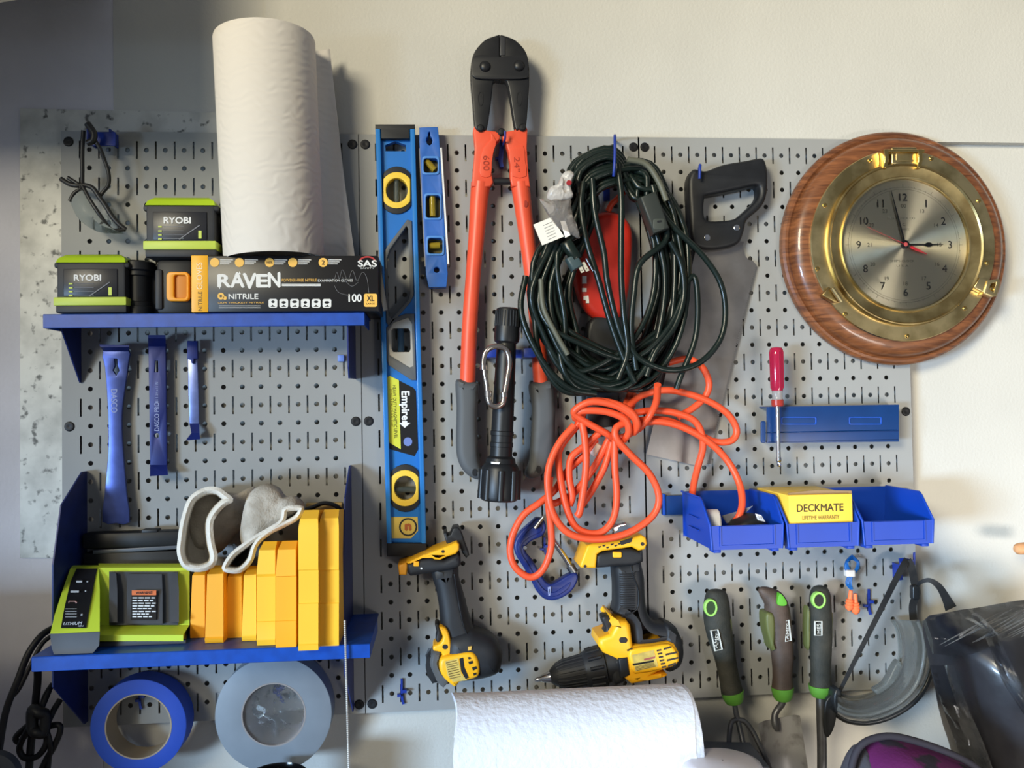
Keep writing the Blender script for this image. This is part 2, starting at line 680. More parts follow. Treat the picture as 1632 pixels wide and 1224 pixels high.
def pegboard(x0, label, boxes):
    """32 x 16 inch steel board with holes and slots, returned edges"""
    root = thing('pegboard', label, 'pegboard', (x0 + 8 * INCH, 0.0145, -31 * INCH), 'steel pegboard panels on the wall')
    bm = NB()
    R = 0.0034
    NH = 12
    T = 0.0012
    for r in range(31):
        for c in range(14):
            cx, cz = x0 + (1.5 + c) * INCH, -r * INCH
            even = r % 2 == 0
            h = INCH / 2
            hw, hl = 0.00125, INCH * 0.485
            circ = [(cx + R * math.cos(2 * PI * k / NH + PI / NH), cz + R * math.sin(2 * PI * k / NH + PI / NH)) for k in range(NH)]
            vo = [bm.verts.new((x, 0, z)) for x, z in circ]
            vb = [bm.verts.new((x, T, z)) for x, z in circ]
            for k in range(NH):
                bm.faces.new((vo[k], vo[(k + 1) % NH], vb[(k + 1) % NH], vb[k]))
            xs = h - hw if even else h
            q = 12
            # square ring around the hole, 12 outer points matching the hole points
            sq = []
            for k in range(NH):
                a = 2 * PI * k / NH + PI / NH
                ca, sa = math.cos(a), math.sin(a)
                m_ = max(abs(ca) / xs, abs(sa) / h)
                sq.append((cx + ca / m_, cz + sa / m_))
            vs = [bm.verts.new((x, 0, z)) for x, z in sq]
            for k in range(NH):
                bm.faces.new((vo[k], vs[k], vs[(k + 1) % NH], vo[(k + 1) % NH]))
            # corners
            for sx_ in (-1, 1):
                for sz_ in (-1, 1):
                    best = sorted(range(NH), key=lambda k: (sq[k][0] - cx - sx_ * xs) ** 2 + (sq[k][1] - cz - sz_ * h) ** 2)[:2]
                    cv = bm.verts.new((cx + sx_ * xs, 0, cz + sz_ * h))
                    bm.faces.new((vs[best[0]], cv, vs[best[1]]))
            if even:
                # slot walls and bridges on the right edge (and left edge for first column)
                sides = [1] if c < 13 else [1]
                if c == 0:
                    sides = [-1, 1]
                for sd in sides:
                    ex = cx + sd * h
                    for za, zb in ((hl, h), (-h, -hl)):
                        a4 = [bm.verts.new(p) for p in ((ex - hw, 0, cz + za), (ex + hw, 0, cz + za), (ex + hw, 0, cz + zb), (ex - hw, 0, cz + zb))]
                        bm.faces.new(a4)
                    w4 = [((ex - hw), cz - hl), ((ex + hw), cz - hl), ((ex + hw), cz + hl), ((ex - hw), cz + hl)]
                    for k in range(4):
                        (xa, za), (xb, zb) = w4[k], w4[(k + 1) % 4]
                        bm.faces.new([bm.verts.new(p) for p in ((xa, 0, za), (xb, 0, zb), (xb, T, zb), (xa, T, za))])
            else:
                pass
    g = 0.0007
    xl_, xr_ = x0 + g, x0 + 16 * INCH - g
    zt_, zb_ = 1.0 * INCH, -31 * INCH
    xa, xb = x0 + INCH, x0 + 15 * INCH

    def q4(a, b, c_, d_):
        bm.faces.new([bm.verts.new(p) for p in (a, b, c_, d_)])
    za, zb = INCH / 2, -30.5 * INCH
    hw = 0.00125
    # top and bottom bands, side bands with the outer halves of the first/last slots cut off
    q4((xl_, 0, za), (xr_, 0, za), (xr_, 0, zt_), (xl_, 0, zt_))
    q4((xl_, 0, zb_), (xr_, 0, zb_), (xr_, 0, zb), (xl_, 0, zb))
    q4((xl_, 0, zb), (xa - hw, 0, zb), (xa - hw, 0, za), (xl_, 0, za))
    q4((xb + hw, 0, zb), (xr_, 0, zb), (xr_, 0, za), (xb + hw, 0, za))
    for r in range(1, 31, 2):                  # odd rows: fill the strips beside the outer slot columns
        z_ = -r * INCH
        for ex, a_, b_ in ((xa, -hw, 0), (xb, 0, hw)):
            q4((ex + a_, 0, z_ - INCH / 2), (ex + b_, 0, z_ - INCH / 2), (ex + b_, 0, z_ + INCH / 2), (ex + a_, 0, z_ + INCH / 2))
    # flanges back to the wall
    f = 0.0145
    q4((xl_, 0, zb_), (xl_, 0, zt_), (xl_, f, zt_), (xl_, f, zb_))
    q4((xr_, 0, zb_), (xr_, 0, zt_), (xr_, f, zt_), (xr_, f, zb_))
    q4((xl_, 0, zt_), (xr_, 0, zt_), (xr_, f, zt_), (xl_, f, zt_))
    q4((xl_, 0, zb_), (xr_, 0, zb_), (xr_, f, zb_), (xl_, f, zb_))
    bmesh.ops.remove_doubles(bm, verts=bm.verts, dist=1e-5)
    b = finish('perforated_panel', bm, pegm, root, 0)
    for (sx, sz) in boxes:
        c = Vector((x0 + sx * INCH, 0, sz * INCH))
        lathe('screw', c, (0, -1, 0), [(0, 0.0066), (0.0006, 0.0068), (0.0016, 0.0058), (0.0019, 0.004), (0.0014, 0.0015), (0.0014, 0.0001)], screwm, root, 20)
    return root


PX0 = (0.0, 16 * INCH - 0.0025, 32 * INCH - 0.0062)
pegboard(PX0[0], 'grey perforated steel board holding both blue shelves', [(0.42, 0.42), (15.62, 0.42), (0.42, -15), (15.62, -15), (15.62, -30.5)])
pegboard(PX0[1], 'grey perforated steel board behind the bolt cutters and both drills', [(0.42, 0.42), (15.62, 0.42), (0.42, -15), (0.42, -30.5)])
pegboard(PX0[2], 'grey perforated steel board behind the clock and the blue bins', [(0.42, 0.42), (15.62, 0.42), (15.62, -15), (15.62, -30.5)])

bench = box('workbench', (-0.5, -0.55, ZB - 0.05), (1.9, 0.02, ZB), mat('bench_wood', (120, 96, 70), 0.7, var=0.15, vscale=10), None, 0.004)
tag(bench, 'plain wooden workbench top under the pegboards, below the picture', 'workbench')
# ---------------------------------------------------------------- blue shelves
def shelf(label, zt, dep, xa, xb, bracket, slots=True):
    """sheet-metal shelf: tray with a front lip and two side brackets; zt = level of the tray top"""
    root = thing('wall_shelf', label, 'shelf', ((xa + xb) / 2, 0, zt), 'blue metal shelves')
    bm = NB()
    add_box(bm, (xa, -dep, zt - 0.0016), (xb, -0.0012, zt), 0.0006, 1)
    add_box(bm, (xa, -dep, zt - 0.0175), (xb, -dep + 0.0016, zt - 0.0002), 0.0006, 1)
    add_box(bm, (xa, -dep + 0.001, zt - 0.0175), (xa + 0.0016, -0.03, zt - 0.0002), 0.0005, 1)
    add_box(bm, (xb - 0.0016, -dep + 0.001, zt - 0.0175), (xb, -0.03, zt - 0.0002), 0.0005, 1)
    finish('shelf_tray', bm, BLUE, root)
    for x, prof in bracket:          # prof: (depth, z) polygon
        bm = NB()
        vs = [[bm.verts.new((x + dx, -a, zt + b)) for a, b in prof] for dx in (-0.0009, 0.0009)]
        bm.faces.new(vs[0])
        bm.faces.new(vs[1][::-1])
        n_ = len(prof)
        for k in range(n_):
            bm.faces.new((vs[0][k], vs[0][(k + 1) % n_], vs[1][(k + 1) % n_], vs[1][k]))
        finish('bracket', bm, NAVY, root, 0)  # bracket shade put into a darker blue than the tray
    return root


Z1 = -0.2385      # upper shelf tray level
D1 = 0.1016
Z2 = -0.6495      # lower shelf tray level
D2 = 0.1524
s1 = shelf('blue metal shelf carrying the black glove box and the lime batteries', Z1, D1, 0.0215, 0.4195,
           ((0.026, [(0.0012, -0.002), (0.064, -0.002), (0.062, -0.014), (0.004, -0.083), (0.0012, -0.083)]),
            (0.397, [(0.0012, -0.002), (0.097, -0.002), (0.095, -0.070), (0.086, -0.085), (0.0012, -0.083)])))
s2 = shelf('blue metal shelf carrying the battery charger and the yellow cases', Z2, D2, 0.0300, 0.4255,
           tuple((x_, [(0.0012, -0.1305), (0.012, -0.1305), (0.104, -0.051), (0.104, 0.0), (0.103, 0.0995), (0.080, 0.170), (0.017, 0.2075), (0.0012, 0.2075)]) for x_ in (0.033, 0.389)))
box('retaining_clip', tuple(W(538, 576, 0.006) - Vector((0, 0, 0))), tuple(W(549, 566, 0.0) + Vector((0.0, 0, 0))), mat('clip_blue', (120, 150, 225), 0.4), s1, 0.0008)

# ---------------------------------------------------------------- lime batteries
batm = mat('charcoal_plastic', (47, 48, 52), 0.55, var=0.08, vscale=50)
panelm = mat('battery_panel', (34, 35, 42), 0.35)
limed = mat('lime_band', (196, 214, 84), 0.45)


def battery(u0, u1, v0, v1, d, label):
    w = PX(d, u1 - u0)
    h = PX(d, v1 - v0)
    c = W((u0 + u1) / 2, v1, d)
    x0, zb = c.x - w / 2, c.z
    dep = 0.075
    root = thing('battery_pack', label, 'battery', (c.x, c.y + dep / 2, zb), 'lime and charcoal tool batteries')

    def B(name, a, b, za, zb_, m, inset=0.0, bev=0.003, dy=0.0, back=0.0):
        return box(name, (x0 + w * a, -d + inset, zb + h * za), (x0 + w * b, -d + dep - back, zb + h * zb_), m, root, bev)
    bm = NB()
    add_box(bm, (x0 + 0.02 * w, -d + 0.002, zb), (x0 + 0.98 * w, -d + dep, zb + h * 0.13), 0.002)
    add_box(bm, (x0 + 0.03 * w, -d + 0.003, zb + h * 0.22), (x0 + 0.96 * w, -d + dep, zb + h * 0.84), 0.003)
    add_box(bm, (x0 - 0.015 * w, -d + 0.004, zb + h * 0.74), (x0 + 1.01 * w, -d + dep - 0.004, zb + h * 0.84), 0.003)
    finish('battery_body', bm, batm, root)
    B('band', 0.0, 0.985, 0.115, 0.255, limed, 0.0, 0.0015)
    # top cap: sloped lime lid
    rg = []
    for t, s, yo in ((0.825, 0.0, 0.001), (0.90, 0.02, 0.004), (0.97, 0.10, 0.010), (1.0, 0.2, 0.02)):
        z_ = zb + h * t
        rg.append([Vector((x0 + w * (0.03 + s), -d + yo, z_)), Vector((x0 + w * (0.97 - s), -d + yo, z_)),
                   Vector((x0 + w * (0.97 - s), -d + dep - yo, z_)), Vector((x0 + w * (0.03 + s), -d + dep - yo, z_))])
    loft('top_cap', rg, LIME, root, smooth=50)
    pan = B('label_panel', 0.13, 0.86, 0.27, 0.72, panelm, 0.0015, 0.0008, back=0.07)
    uu = lambda s: u0 + (u1 - u0) * s
    vv = lambda t: v1 - (v1 - v0) * t
    text('lettering', 'RYOBI', uu(0.46), vv(0.59), d - 0.0012, WHITE, root, w=(u1 - u0) * 0.36, h=(v1 - v0) * 0.10, bold=0.03)
    for t in (0.49, 0.42, 0.355, 0.29):
        q = W(uu(0.21), vv(t), d)
        box('charge_light', (q.x - 0.0022, -d + 0.0008, q.z - 0.0009), (q.x + 0.0022, -d + 0.0014, q.z + 0.0009), limed, root)
    q = W(uu(0.78), vv(0.36), d)
    box('charge_button', (q.x - 0.002, -d + 0.0008, q.z - 0.005), (q.x + 0.002, -d + 0.0014, q.z + 0.005), limed, root)
    bm = NB()
    add_tube(bm, [W(uu(0.49), vv(0.28), d - 0.0008), W(uu(0.78), vv(0.51), d - 0.0008)], 0.0007, 6, n=1)
    for t in (0.49, 0.42, 0.355, 0.29):
        add_tube(bm, [W(uu(0.26), vv(t), d - 0.001), W(uu(0.55), vv(t), d - 0.001)], 0.0003, 4, n=1)
    finish('level_line', bm, mat('line_grey', (150, 152, 160), 0.5), root, 0)
    return root


db = 0.094
battery(89, 199, 404, 498, db, 'lime and charcoal battery standing on the blue shelf at its far end')
battery(231, 343, 311, 409, db, 'lime and charcoal battery stacked on the black battery with the yellow button')

# black cylinder + yellow-button battery between
t = thing('battery_adapter', 'black round-bodied plastic piece squeezed between lime battery and yellow-button battery', 'adapter', W(222, 498, 0.06))
p = W(222, 498, 0.06)
lathe('adapter_body', (p.x, -0.062, Z1), (0, 0, 1), [(0, 0.019), (0.012, 0.019), (0.013, 0.017), (0.018, 0.017), (0.019, 0.0155), (0.052, 0.0155), (0.053, 0.018), (0.058, 0.018), (0.06, 0.021), (0.070, 0.021), (0.072, 0.018)], BLACK, t, 28)
box('adapter_plate', (p.x - 0.017, -0.058, Z1), (p.x + 0.026, -0.012, Z1 + 0.068), BLACK, t, 0.004)
t = thing('slide_battery', 'black slide battery with a yellow release button, next to the glove box', 'battery', W(275, 498, 0.06))
q0, q1 = W(247, 498, 0.092), W(306, 412, 0.092)
box('battery_body', (q0.x, -0.088, Z1), (q1.x, -0.004, Z1 + 0.071), BLACK, t, 0.006)
box('side_rail', (q0.x - 0.0005, -0.0915, Z1 + 0.006), (q0.x + 0.009, -0.02, Z1 + 0.058), batm, t, 0.003)
plate('release_button', [rrect(265, 433, 301, 480, 7), rrect(277, 438, 297, 475, 4)], 0.094, 0.085, mat('amber_button', (238, 158, 36), 0.4), t, 0.0012)
plate('button_recess', rrect(275, 436, 299, 477, 4), 0.0895, 0.086, mat('amber_button_inner', (205, 128, 30), 0.5), t, 0.0008)

# ---------------------------------------------------------------- glove box
t = thing('glove_box', 'long black and yellow carton of nitrile gloves lying on the upper blue shelf', 'box', W(455, 498, 0.06))
card = mat('black_carton', (26, 24, 25), 0.35, var=0.1, vscale=20)
yband = mat('carton_yellow', (246, 178, 42), 0.4)
goldm = mat('carton_gold', (240, 186, 84), 0.45)
DG = 0.108
x0, x1 = W(306, 498, DG).x, W(604, 498, DG).x
zt = W(450, 407.5, DG).z
zb = Z1 + 0.0004
box('carton', (x0, -DG, zb), (x1, -0.003, zt), card, t, 0.0012)
box('yellow_end', (x0 - 0.0006, -DG - 0.0006, zb), (W(332, 450, DG).x, -0.004, zt + 0.0005), yband, t, 0.001)
plate('end_flap', [(602, 411), (606, 420), (618, 494), (611, 496), (600, 440)], DG - 0.006, DG - 0.008, mat('carton_edge', (52, 50, 50), 0.5), t, 0.0004)
g = DG + 0.0002
wl = mat('carton_white', (228, 226, 222), 0.5)
bm = NB()
rav = dict(h=21, bold=0.02)
add_text(bm, 'R', 357.5, 447.5, g, w=18.5, h=19, bold=0.038)
add_text(bm, 'A', 378.5, 446, g, w=19.5, h=22, bold=0.038)
add_text(bm, 'V', 398, 448, g, w=19.5, h=23, bold=0.038)
add_text(bm, 'E', 418, 447.5, g, w=16, h=19, bold=0.038)
add_text(bm, 'N', 437, 446, g, w=17.5, h=22, bold=0.038)
for poly in ([(347, 452), (352, 452), (350.5, 461.5)], [(393, 452), (400, 452), (396, 460)], [(442, 440), (446, 432), (446.5, 445)], [(380, 437), (384, 437), (382, 432)]):
    add_plate(bm, [poly], g + 0.0003, g)
add_text(bm, 'NITRILE', 388, 472.5, g, w=45, h=8, bold=0.02)
add_text(bm, '100', 566, 475, g, w=20, h=12, bold=0.025)
add_text(bm, 'SAS', 585.5, 420, g, w=29, h=10, bold=0.03)
add_text(bm, 'SAFETY', 585.5, 427.5, g, w=22, h=2)
add_text(bm, 'EXAMINATION GLOVES', 534.5, 447, g, w=54, h=4)
for v_ in (452.5, 454.8):
    add_plate(bm, [[(449, v_), (511, v_), (511, v_ + 1.2), (449, v_ + 1.2)]], g + 0.0002, g)
for v_ in (487, 490):
    add_plate(bm, [[(349, v_), (415, v_), (415, v_ + 0.9), (349, v_ + 0.9)]], g + 0.0002, g)
for k in range(6):
    ux = 428 + k * 17.2
    add_plate(bm, [rrect(ux, 476.5, ux + 14, 490.5, 3, 3)] + [ell(ux + 7, 481 + (k % 2), 3 + (k % 3) * 0.6, 2.2, 8), [(ux + 3, 489), (ux + 6 + k % 3, 485.5), (ux + 11, 489)]], g + 0.0003, g)
for ux in (351.5, 391, 438, 476, 524):
    for j in range(3):
        add_plate(bm, [[(ux + (-1), 413.5 + j * 3.2), (ux + 20 - j * 3, 413.5 + j * 3.2), (ux + 20 - j * 3, 414.6 + j * 3.2), (ux - 1, 414.6 + j * 3.2)]], g + 0.0002, g)
finish('white_lettering', bm, wl, t, 0)
bm = NB()
for ux in (342, 381.5, 429.5, 466.5, 515):
    plate('badge', ell(ux, 418.3, 7.3, n=24), g + 0.0003, g, goldm, t)
plate('size_badge', rrect(580, 468, 601, 489, 3, 3), g + 0.0003, g, goldm, t)
add_text(bm, 'POWDER-FREE NITRILE', 477, 446.5, g, w=54, h=4.5)
add_text(bm, 'OUR THICKEST NITRILE', 384, 482.5, g, w=70, h=2.2)
add_plate(bm, [ell(352, 472, 5.5, n=16), ell(352, 472, 2.2, n=8)], g + 0.0003, g)
add_plate(bm, [ell(358.5, 475, 3, n=10)], g + 0.0003, g)
finish('gold_lettering', bm, goldm, t, 0)
dk = mat('carton_dark_print', (44, 34, 18), 0.5)
texts('dark_lettering', [('XL', 590.5, 475.5, g + 0.0004, dict(w=11, h=8, bold=0.03)), ('2', 515, 418.3, g + 0.0004, dict(h=7, bold=0.02)),
                         ('LARGE', 590.5, 484, g + 0.0004, dict(w=13, h=2.5)), ('NITRILE', 319, 480, g + 0.0004, dict(w=30, h=6, rot=-90)),
                         ('100%', 429.5, 418.3, g + 0.0004, dict(w=9, h=4))], dk, t)
text('pale_lettering', 'GLOVES', 318, 440, g + 0.0006, mat('carton_cream', (252, 232, 190), 0.5), t, w=42, h=9, rot=-90)
red = mat('red_print', (170, 40, 40), 0.5)
bm = NB()
add_plate(bm, [[(585.5 + 13 * math.cos(a), 416 - 8 * math.sin(a)) for a in [PI * k / 12 for k in range(13)]] + [(585.5 + 10 * math.cos(a), 415.5 - 5 * math.sin(a)) for a in [PI * (12 - k) / 12 for k in range(13)]]], g + 0.0003, g)
finish('red_arc', bm, red, t, 0)
bm = NB()
for pts in ([(533, 447), (537, 434), (541, 446)], [(541, 446), (546, 430), (553, 446)], [(556, 446), (562, 431), (568, 447)], [(570, 448), (578, 434), (585, 444), (588, 466)], [(533, 455), (540, 466), (556, 471)], [(545, 441), (560, 456), (571, 450)]):
    add_tube(bm, pxs(pts, g + 0.0002), 0.00045, 5, n=5)
finish('glove_drawing', bm, mat('print_grey', (96, 94, 94), 0.5), t, 0)

# ---------------------------------------------------------------- standing paper towel roll
tow = mat('paper_towel', (224, 217, 208), 0.95, spec=0.1, bump=0.55, bscale=90)
bsd = tow.node_tree.nodes['Principled BSDF']
# embossed swirl pattern
nt = tow.node_tree
for nd in list(nt.nodes):
    if nd.type == 'TEX_NOISE':
        nt.nodes.remove(nd)
vor = nt.nodes.new('ShaderNodeTexWave')
vor.wave_type = 'RINGS'
vor.inputs['Scale'].default_value = 28
vor.inputs['Distortion'].default_value = 9
vor.inputs['Detail'].default_value = 1.2
vor.inputs['Detail Scale'].default_value = 1.3
tcn = nt.nodes.new('ShaderNodeTexCoord')
nt.links.new(tcn.outputs['Object'], vor.inputs['Vector'])
bp = [n_ for n_ in nt.nodes if n_.type == 'BUMP'][0]
bp.inputs['Strength'].default_value = 0.28
bp.inputs['Distance'].default_value = 0.0012
nt.links.new(vor.outputs['Fac'], bp.inputs['Height'])
t = thing('paper_towel_roll', 'tall white paper towel roll standing upright on the glove box', 'paper towel roll', (W(437, 408, 0.071).x, -0.071, zt), 'white paper towel rolls')
pb = W(437.5, 409, 0.071)
pb.z = zt + 0.001
ptp = W(421.5, 62, 0.071)
ax = ptp - pb
R_ = PX(0.071, 76.5)
lathe('roll', pb, ax, [(0.0, R_ * 0.99), (0.002, R_), (ax.length - 0.004, R_ * 1.02), (ax.length - 0.0008, R_ * 1.005), (ax.length, R_ * 0.97), (ax.length - 0.001, 0.023), (ax.length - 0.05, 0.022)], tow, t, 64, close=False)
bm = NB()
rows = []
for k in range(13):
    f = k / 12
    v_ = 78 + 331 * f
    uo = 525 + (548 - 525) * min(1, f / 0.62) + (565 - 548) * max(0, (f - 0.62) / 0.38)
    A_ = W(494 + 14 * f, v_, 0.040)
    B_ = W(uo, v_, 0.022)
    rows.append([A_.lerp(B_, j / 6) + Vector((0, 0.005 * math.sin(j / 6 * PI) + 0.0015 * math.sin(f * 9 + j), 0)) for j in range(7)])
grid = [[bm.verts.new(p_) for p_ in r_] for r_ in rows]
gb = [[bm.verts.new(p_ + Vector((0.0003, 0.0006, 0))) for p_ in r_] for r_ in rows]
for i in range(12):
    for j in range(6):
        bm.faces.new((grid[i][j], grid[i][j + 1], grid[i + 1][j + 1], grid[i + 1][j]))
        bm.faces.new((gb[i][j], gb[i + 1][j], gb[i + 1][j + 1], gb[i][j + 1]))
for i in range(12):
    bm.faces.new((grid[i][6], gb[i][6], gb[i + 1][6], grid[i + 1][6]))
finish('loose_sheet', bm, tow, t, 60)

# ---------------------------------------------------------------- safety glasses on their hook
hookm = mat('hook_blue', (26, 52, 140), 0.4)
t = thing('tool_holder', 'blue metal tool holder with the safety glasses hooked on, top corner of its board', 'holder', W(160, 232, 0.0))
plate('holder_plate', rrect(143, 210, 184, 232, 2), 0.03, 0.0275, hookm, t, 0.0006)
for u_ in (146, 181):
    q = W(u_, 221, 0.015)
    box('holder_side', (q.x - 0.001, -0.029, q.z - 0.009), (q.x + 0.001, 0.0, q.z + 0.009), hookm, t)
frm = mat('glasses_frame', (38, 37, 38), 0.4)
t = thing('safety_glasses', 'safety glasses with dark frame hanging folded beside the metal sheet', 'glasses', W(150, 370, 0.03))
bm = NB()
for pts, r_ in (([(139, 197, .045), (145, 205, .045), (150, 214, .045), (148, 224, .044), (140, 228, .042)], .0045),
                ([(133, 208, .04), (131, 240, .036), (131, 270, .033), (131, 292, .03)], .0030),
                ([(150, 222, .042), (160, 238, .04), (166, 254, .036), (173, 275, .034), (173, 294, .032), (165, 305, .03), (158, 314, .03)], .0026)):
    add_tube(bm, pxs(pts), r_, 8)
finish('temple', bm, frm, t, 60)
bm = NB()
for pts, r_ in (([(97, 285, .034), (110, 293, .036), (122, 296, .037), (134, 295, .036), (148, 300, .035), (158, 314, .034), (168, 328, .033), (178, 344, .032), (188, 356, .031), (200, 366, .03)], .0032),
                ([(131, 296, .037), (143, 318, .04), (156, 338, .04), (170, 358, .036), (180, 367, .033), (200, 366, .03)], .0026),
                ([(111, 321, .038), (118, 308, .038), (129, 298, .037), (108, 283, .036)], .0026)):
    add_tube(bm, pxs(pts), r_, 8)
finish('glasses_frame', bm, frm, t, 60)
lensm = mat('clear_lens', (215, 222, 222), 0.08, trans=0.9, ior=1.1)
bm = NB()
gr = []
for i in range(9):
    f = i / 8
    a = catmull([(111, 321, 0), (126, 350, 0), (158, 370, 0), (198, 372, 0)], 8)[int(f * 24)]
    b = catmull([(131, 298, 0), (145, 322, 0), (160, 345, 0), (180, 366, 0)], 8)[int(f * 24)]
    gr.append([W(a.x + (b.x - a.x) * s / 4, a.y + (b.y - a.y) * s / 4, 0.036 + 0.012 * math.sin(PI * s / 4)) for s in range(5)])
vv_ = [[bm.verts.new(p_) for p_ in r_] for r_ in gr]
v2_ = [[bm.verts.new(p_ + Vector((0, 0.0018, 0))) for p_ in r_] for r_ in gr]
for i in range(8):
    for j in range(4):
        bm.faces.new((vv_[i][j], vv_[i][j + 1], vv_[i + 1][j + 1], vv_[i + 1][j]))
        bm.faces.new((v2_[i][j], v2_[i + 1][j], v2_[i + 1][j + 1], v2_[i][j + 1]))
finish('lens', bm, lensm, t, 60)
# ---------------------------------------------------------------- pry bars
barm = mat('blue_steel', (66, 80, 142), 0.3, metal=0.55, var=0.25, vscale=35)
bard = mat('dark_blue_steel', (22, 36, 104), 0.38, metal=0.2, var=0.12, vscale=40)
barl = mat('highlight_blue_steel', (120, 134, 190), 0.28, metal=0.6, var=0.2, vscale=50)  # the short bar's highlight put into a paler blue
pale = mat('pale_stamp', (150, 160, 205), 0.5)
t = thing('pry_bar', 'longest and widest blue flat pry bar hanging under the upper blue shelf', 'pry bar', W(184, 832, 0.01), 'blue pry bars')
plate('bar', [rnd([(164, 556), (204, 556), (205, 575), (201, 605), (196, 640), (194, 670), (195, 700), (198, 745), (202, 790), (206, 833), (185, 834), (163, 832), (166, 790), (171, 740), (173, 700), (172, 660), (170, 620), (167, 585)], 2),
              [(182, 572), (187, 572), (187, 583), (190, 590), (185, 599), (180, 590), (183, 583)]], 0.016, 0.0115, barm, t, 0.0008)
loft('claw', [[W(158, 549, .034), W(206, 550, .034), W(206, 553, .034), W(160, 553, .034)], [W(164, 553, .0165), W(204, 553, .0165), W(204, 560, .0165), W(165, 560, .0165)]], bard, t)
text('lettering', 'DASCO', 182, 639, 0.0161, pale, t, w=36, h=9, rot=90, bold=0.01)
t = thing('pry_bar', 'dark blue straight pry bar with a small round hole, middle one of three', 'pry bar', W(252, 760, 0.01), 'blue pry bars')
plate('bar', [[(236, 548), (264, 548), (265, 650), (266, 742), (239, 742), (238, 650)], [(247, 575), (252, 575), (252, 593), (246, 593)], ell(249.5, 694, 4, n=12)], 0.016, 0.0115, bard, t, 0.0006)
loft('claw', [[W(236, 534, .030), W(263.5, 534, .030), W(264, 539, .030), W(236, 539, .030)], [W(236, 545, .0165), W(264, 545, .0165), W(264, 552, .0165), W(236, 552, .0165)]], bard, t)
loft('foot', [[W(239, 741, .0162), W(266, 741, .0162), W(266, 741, .0115), W(239, 741, .0115)], [W(239, 759, .026), W(268, 757, .026), W(268, 757, .022), W(239, 759, .022)]], bard, t)
texts('lettering', [('DASCO PRO', 250, 664, 0.0161, dict(w=44, h=7, rot=-90, bold=0.012)), ('431 1-3/4 x 11 IN', 250, 626, 0.0161, dict(w=33, h=4, rot=-90))], pale, t)
t = thing('pry_bar', 'shortest blue mini pry bar, right of the other pry bars', 'pry bar', W(310, 703, 0.01), 'blue pry bars')
plate('bar', [[(299, 562), (314, 562), (316, 620), (317, 676), (302, 676), (300, 620)]], 0.013, 0.0095, barl, t, 0.0007)
plate('claw', [[(298, 543), (314.5, 543), (315, 572), (309, 572), (308, 579), (305, 579), (304, 572), (298, 572)]], 0.018, 0.013, bard, t, 0.0008)
loft('foot', [[W(302, 675, .0135), W(317.5, 675, .0135), W(317.5, 675, .0095), W(302, 675, .0095)], [W(305, 690, .020), W(318, 690, .020), W(318, 690, .016), W(305, 690, .016)],
              [W(297, 702, .016), W(319, 700, .016), W(319, 699, .012), W(297, 700, .012)]], bard, t)

# ---------------------------------------------------------------- battery charger
t = thing('battery_charger', 'lime and grey battery charger with sloped face on the lower blue shelf', 'charger', W(190, 1040, 0.1))
clime = mat('charger_lime', (204, 224, 66), 0.38)
cgrey = mat('charger_grey', (70, 72, 77), 0.5, var=0.05)
cdark = mat('charger_label_black', (27, 27, 30), 0.3)


def wedge(name, prof, m, par, bevel=0.0):
    """prof: (uL, uR, d, v or None, z or None)"""
    A, B = [], []
    for uL, uR, d, v, z in prof:
        A.append(WZ(uL, d, z) if v is None else W(uL, v, d))
        B.append(WZ(uR, d, z) if v is None else W(uR, v, d))
    return loft(name, [A, B], m, par, smooth=30, bevel=bevel)


zs = Z2 + 0.0003
DC = 0.1465
hz = W(110, 1010, DC).z
wedge('base', [(86, 148, DC, None, zs), (82, 158, DC - .003, None, zs + .008), (80, 159, DC - .003, None, hz), (101, 160, .03, None, hz), (101, 160, .03, None, zs)], cgrey, t, 0.002)
wedge('control_housing', [(80, 159, DC - .003, 1010, 0), (87, 159, .125, 980, 0), (100, 159, .09, 940, 0), (112, 157, .062, 906, 0), (116, 157, .045, 901, 0), (116, 157, .03, 901, 0), (105, 157, .03, None, hz)], clime, t, 0.002)
wedge('display_panel', [(97, 137, .1395, 1001, 0), (100.5, 140.5, .1268, 980, 0), (103, 143, .116, 967, 0), (112, 150, .082, 928, 0), (122, 155, .0633, 906, 0), (122, 155, .058, 906, 0), (112, 150, .075, 928, 0), (97, 137, .128, 1001, 0)], cdark, t)
d2 = DZ(230, 1029, Z2) - 0.002
hz2 = W(230, 1021, d2).z
wedge('cradle_base', [(158, 296, d2, None, zs), (158, 296, d2, None, hz2), (158, 302, .03, None, hz2), (158, 302, .03, None, zs)], cgrey, t, 0.0015)
wedge('cradle_housing', [(157, 292, d2 + .004, 1022, 0), (157, 292, d2 + .004, 1012, 0), (157, 302, .098, 996, 0), (157, 302, .060, 905, 0), (157, 300, .045, 898, 0), (157, 300, .03, 898, 0), (157, 302, .03, None, hz2)], clime, t, 0.002)
wedge('cradle', [(174, 284, .1035, 996, 0), (174, 284, .080, 940, 0), (174, 284, .066, 911, 0), (174, 284, .05, 911, 0), (174, 284, .08, 996, 0)], cgrey, t, 0.0015)
for a, b in ((174, 187), (272, 285)):
    wedge('guide_rail', [(a, b, .112, 992, 0), (a, b, .090, 940, 0), (a + 2, b - 2, .074, 913, 0), (a + 2, b - 2, .06, 913, 0), (a, b, .09, 992, 0)], cgrey, t, 0.001)
wedge('contact_block', [(202, 259, .1085, 994, 0), (202, 259, .088, 945, 0), (203, 258, .073, 915, 0), (203, 258, .06, 915, 0), (202, 259, .09, 994, 0)], cgrey, t, 0.001)
wedge('warning_label', [(208, 249, .1082, 988, 0), (210, 249, .0905, 942, 0), (210, 249, .088, 942, 0), (208, 249, .105, 988, 0)], cdark, t)
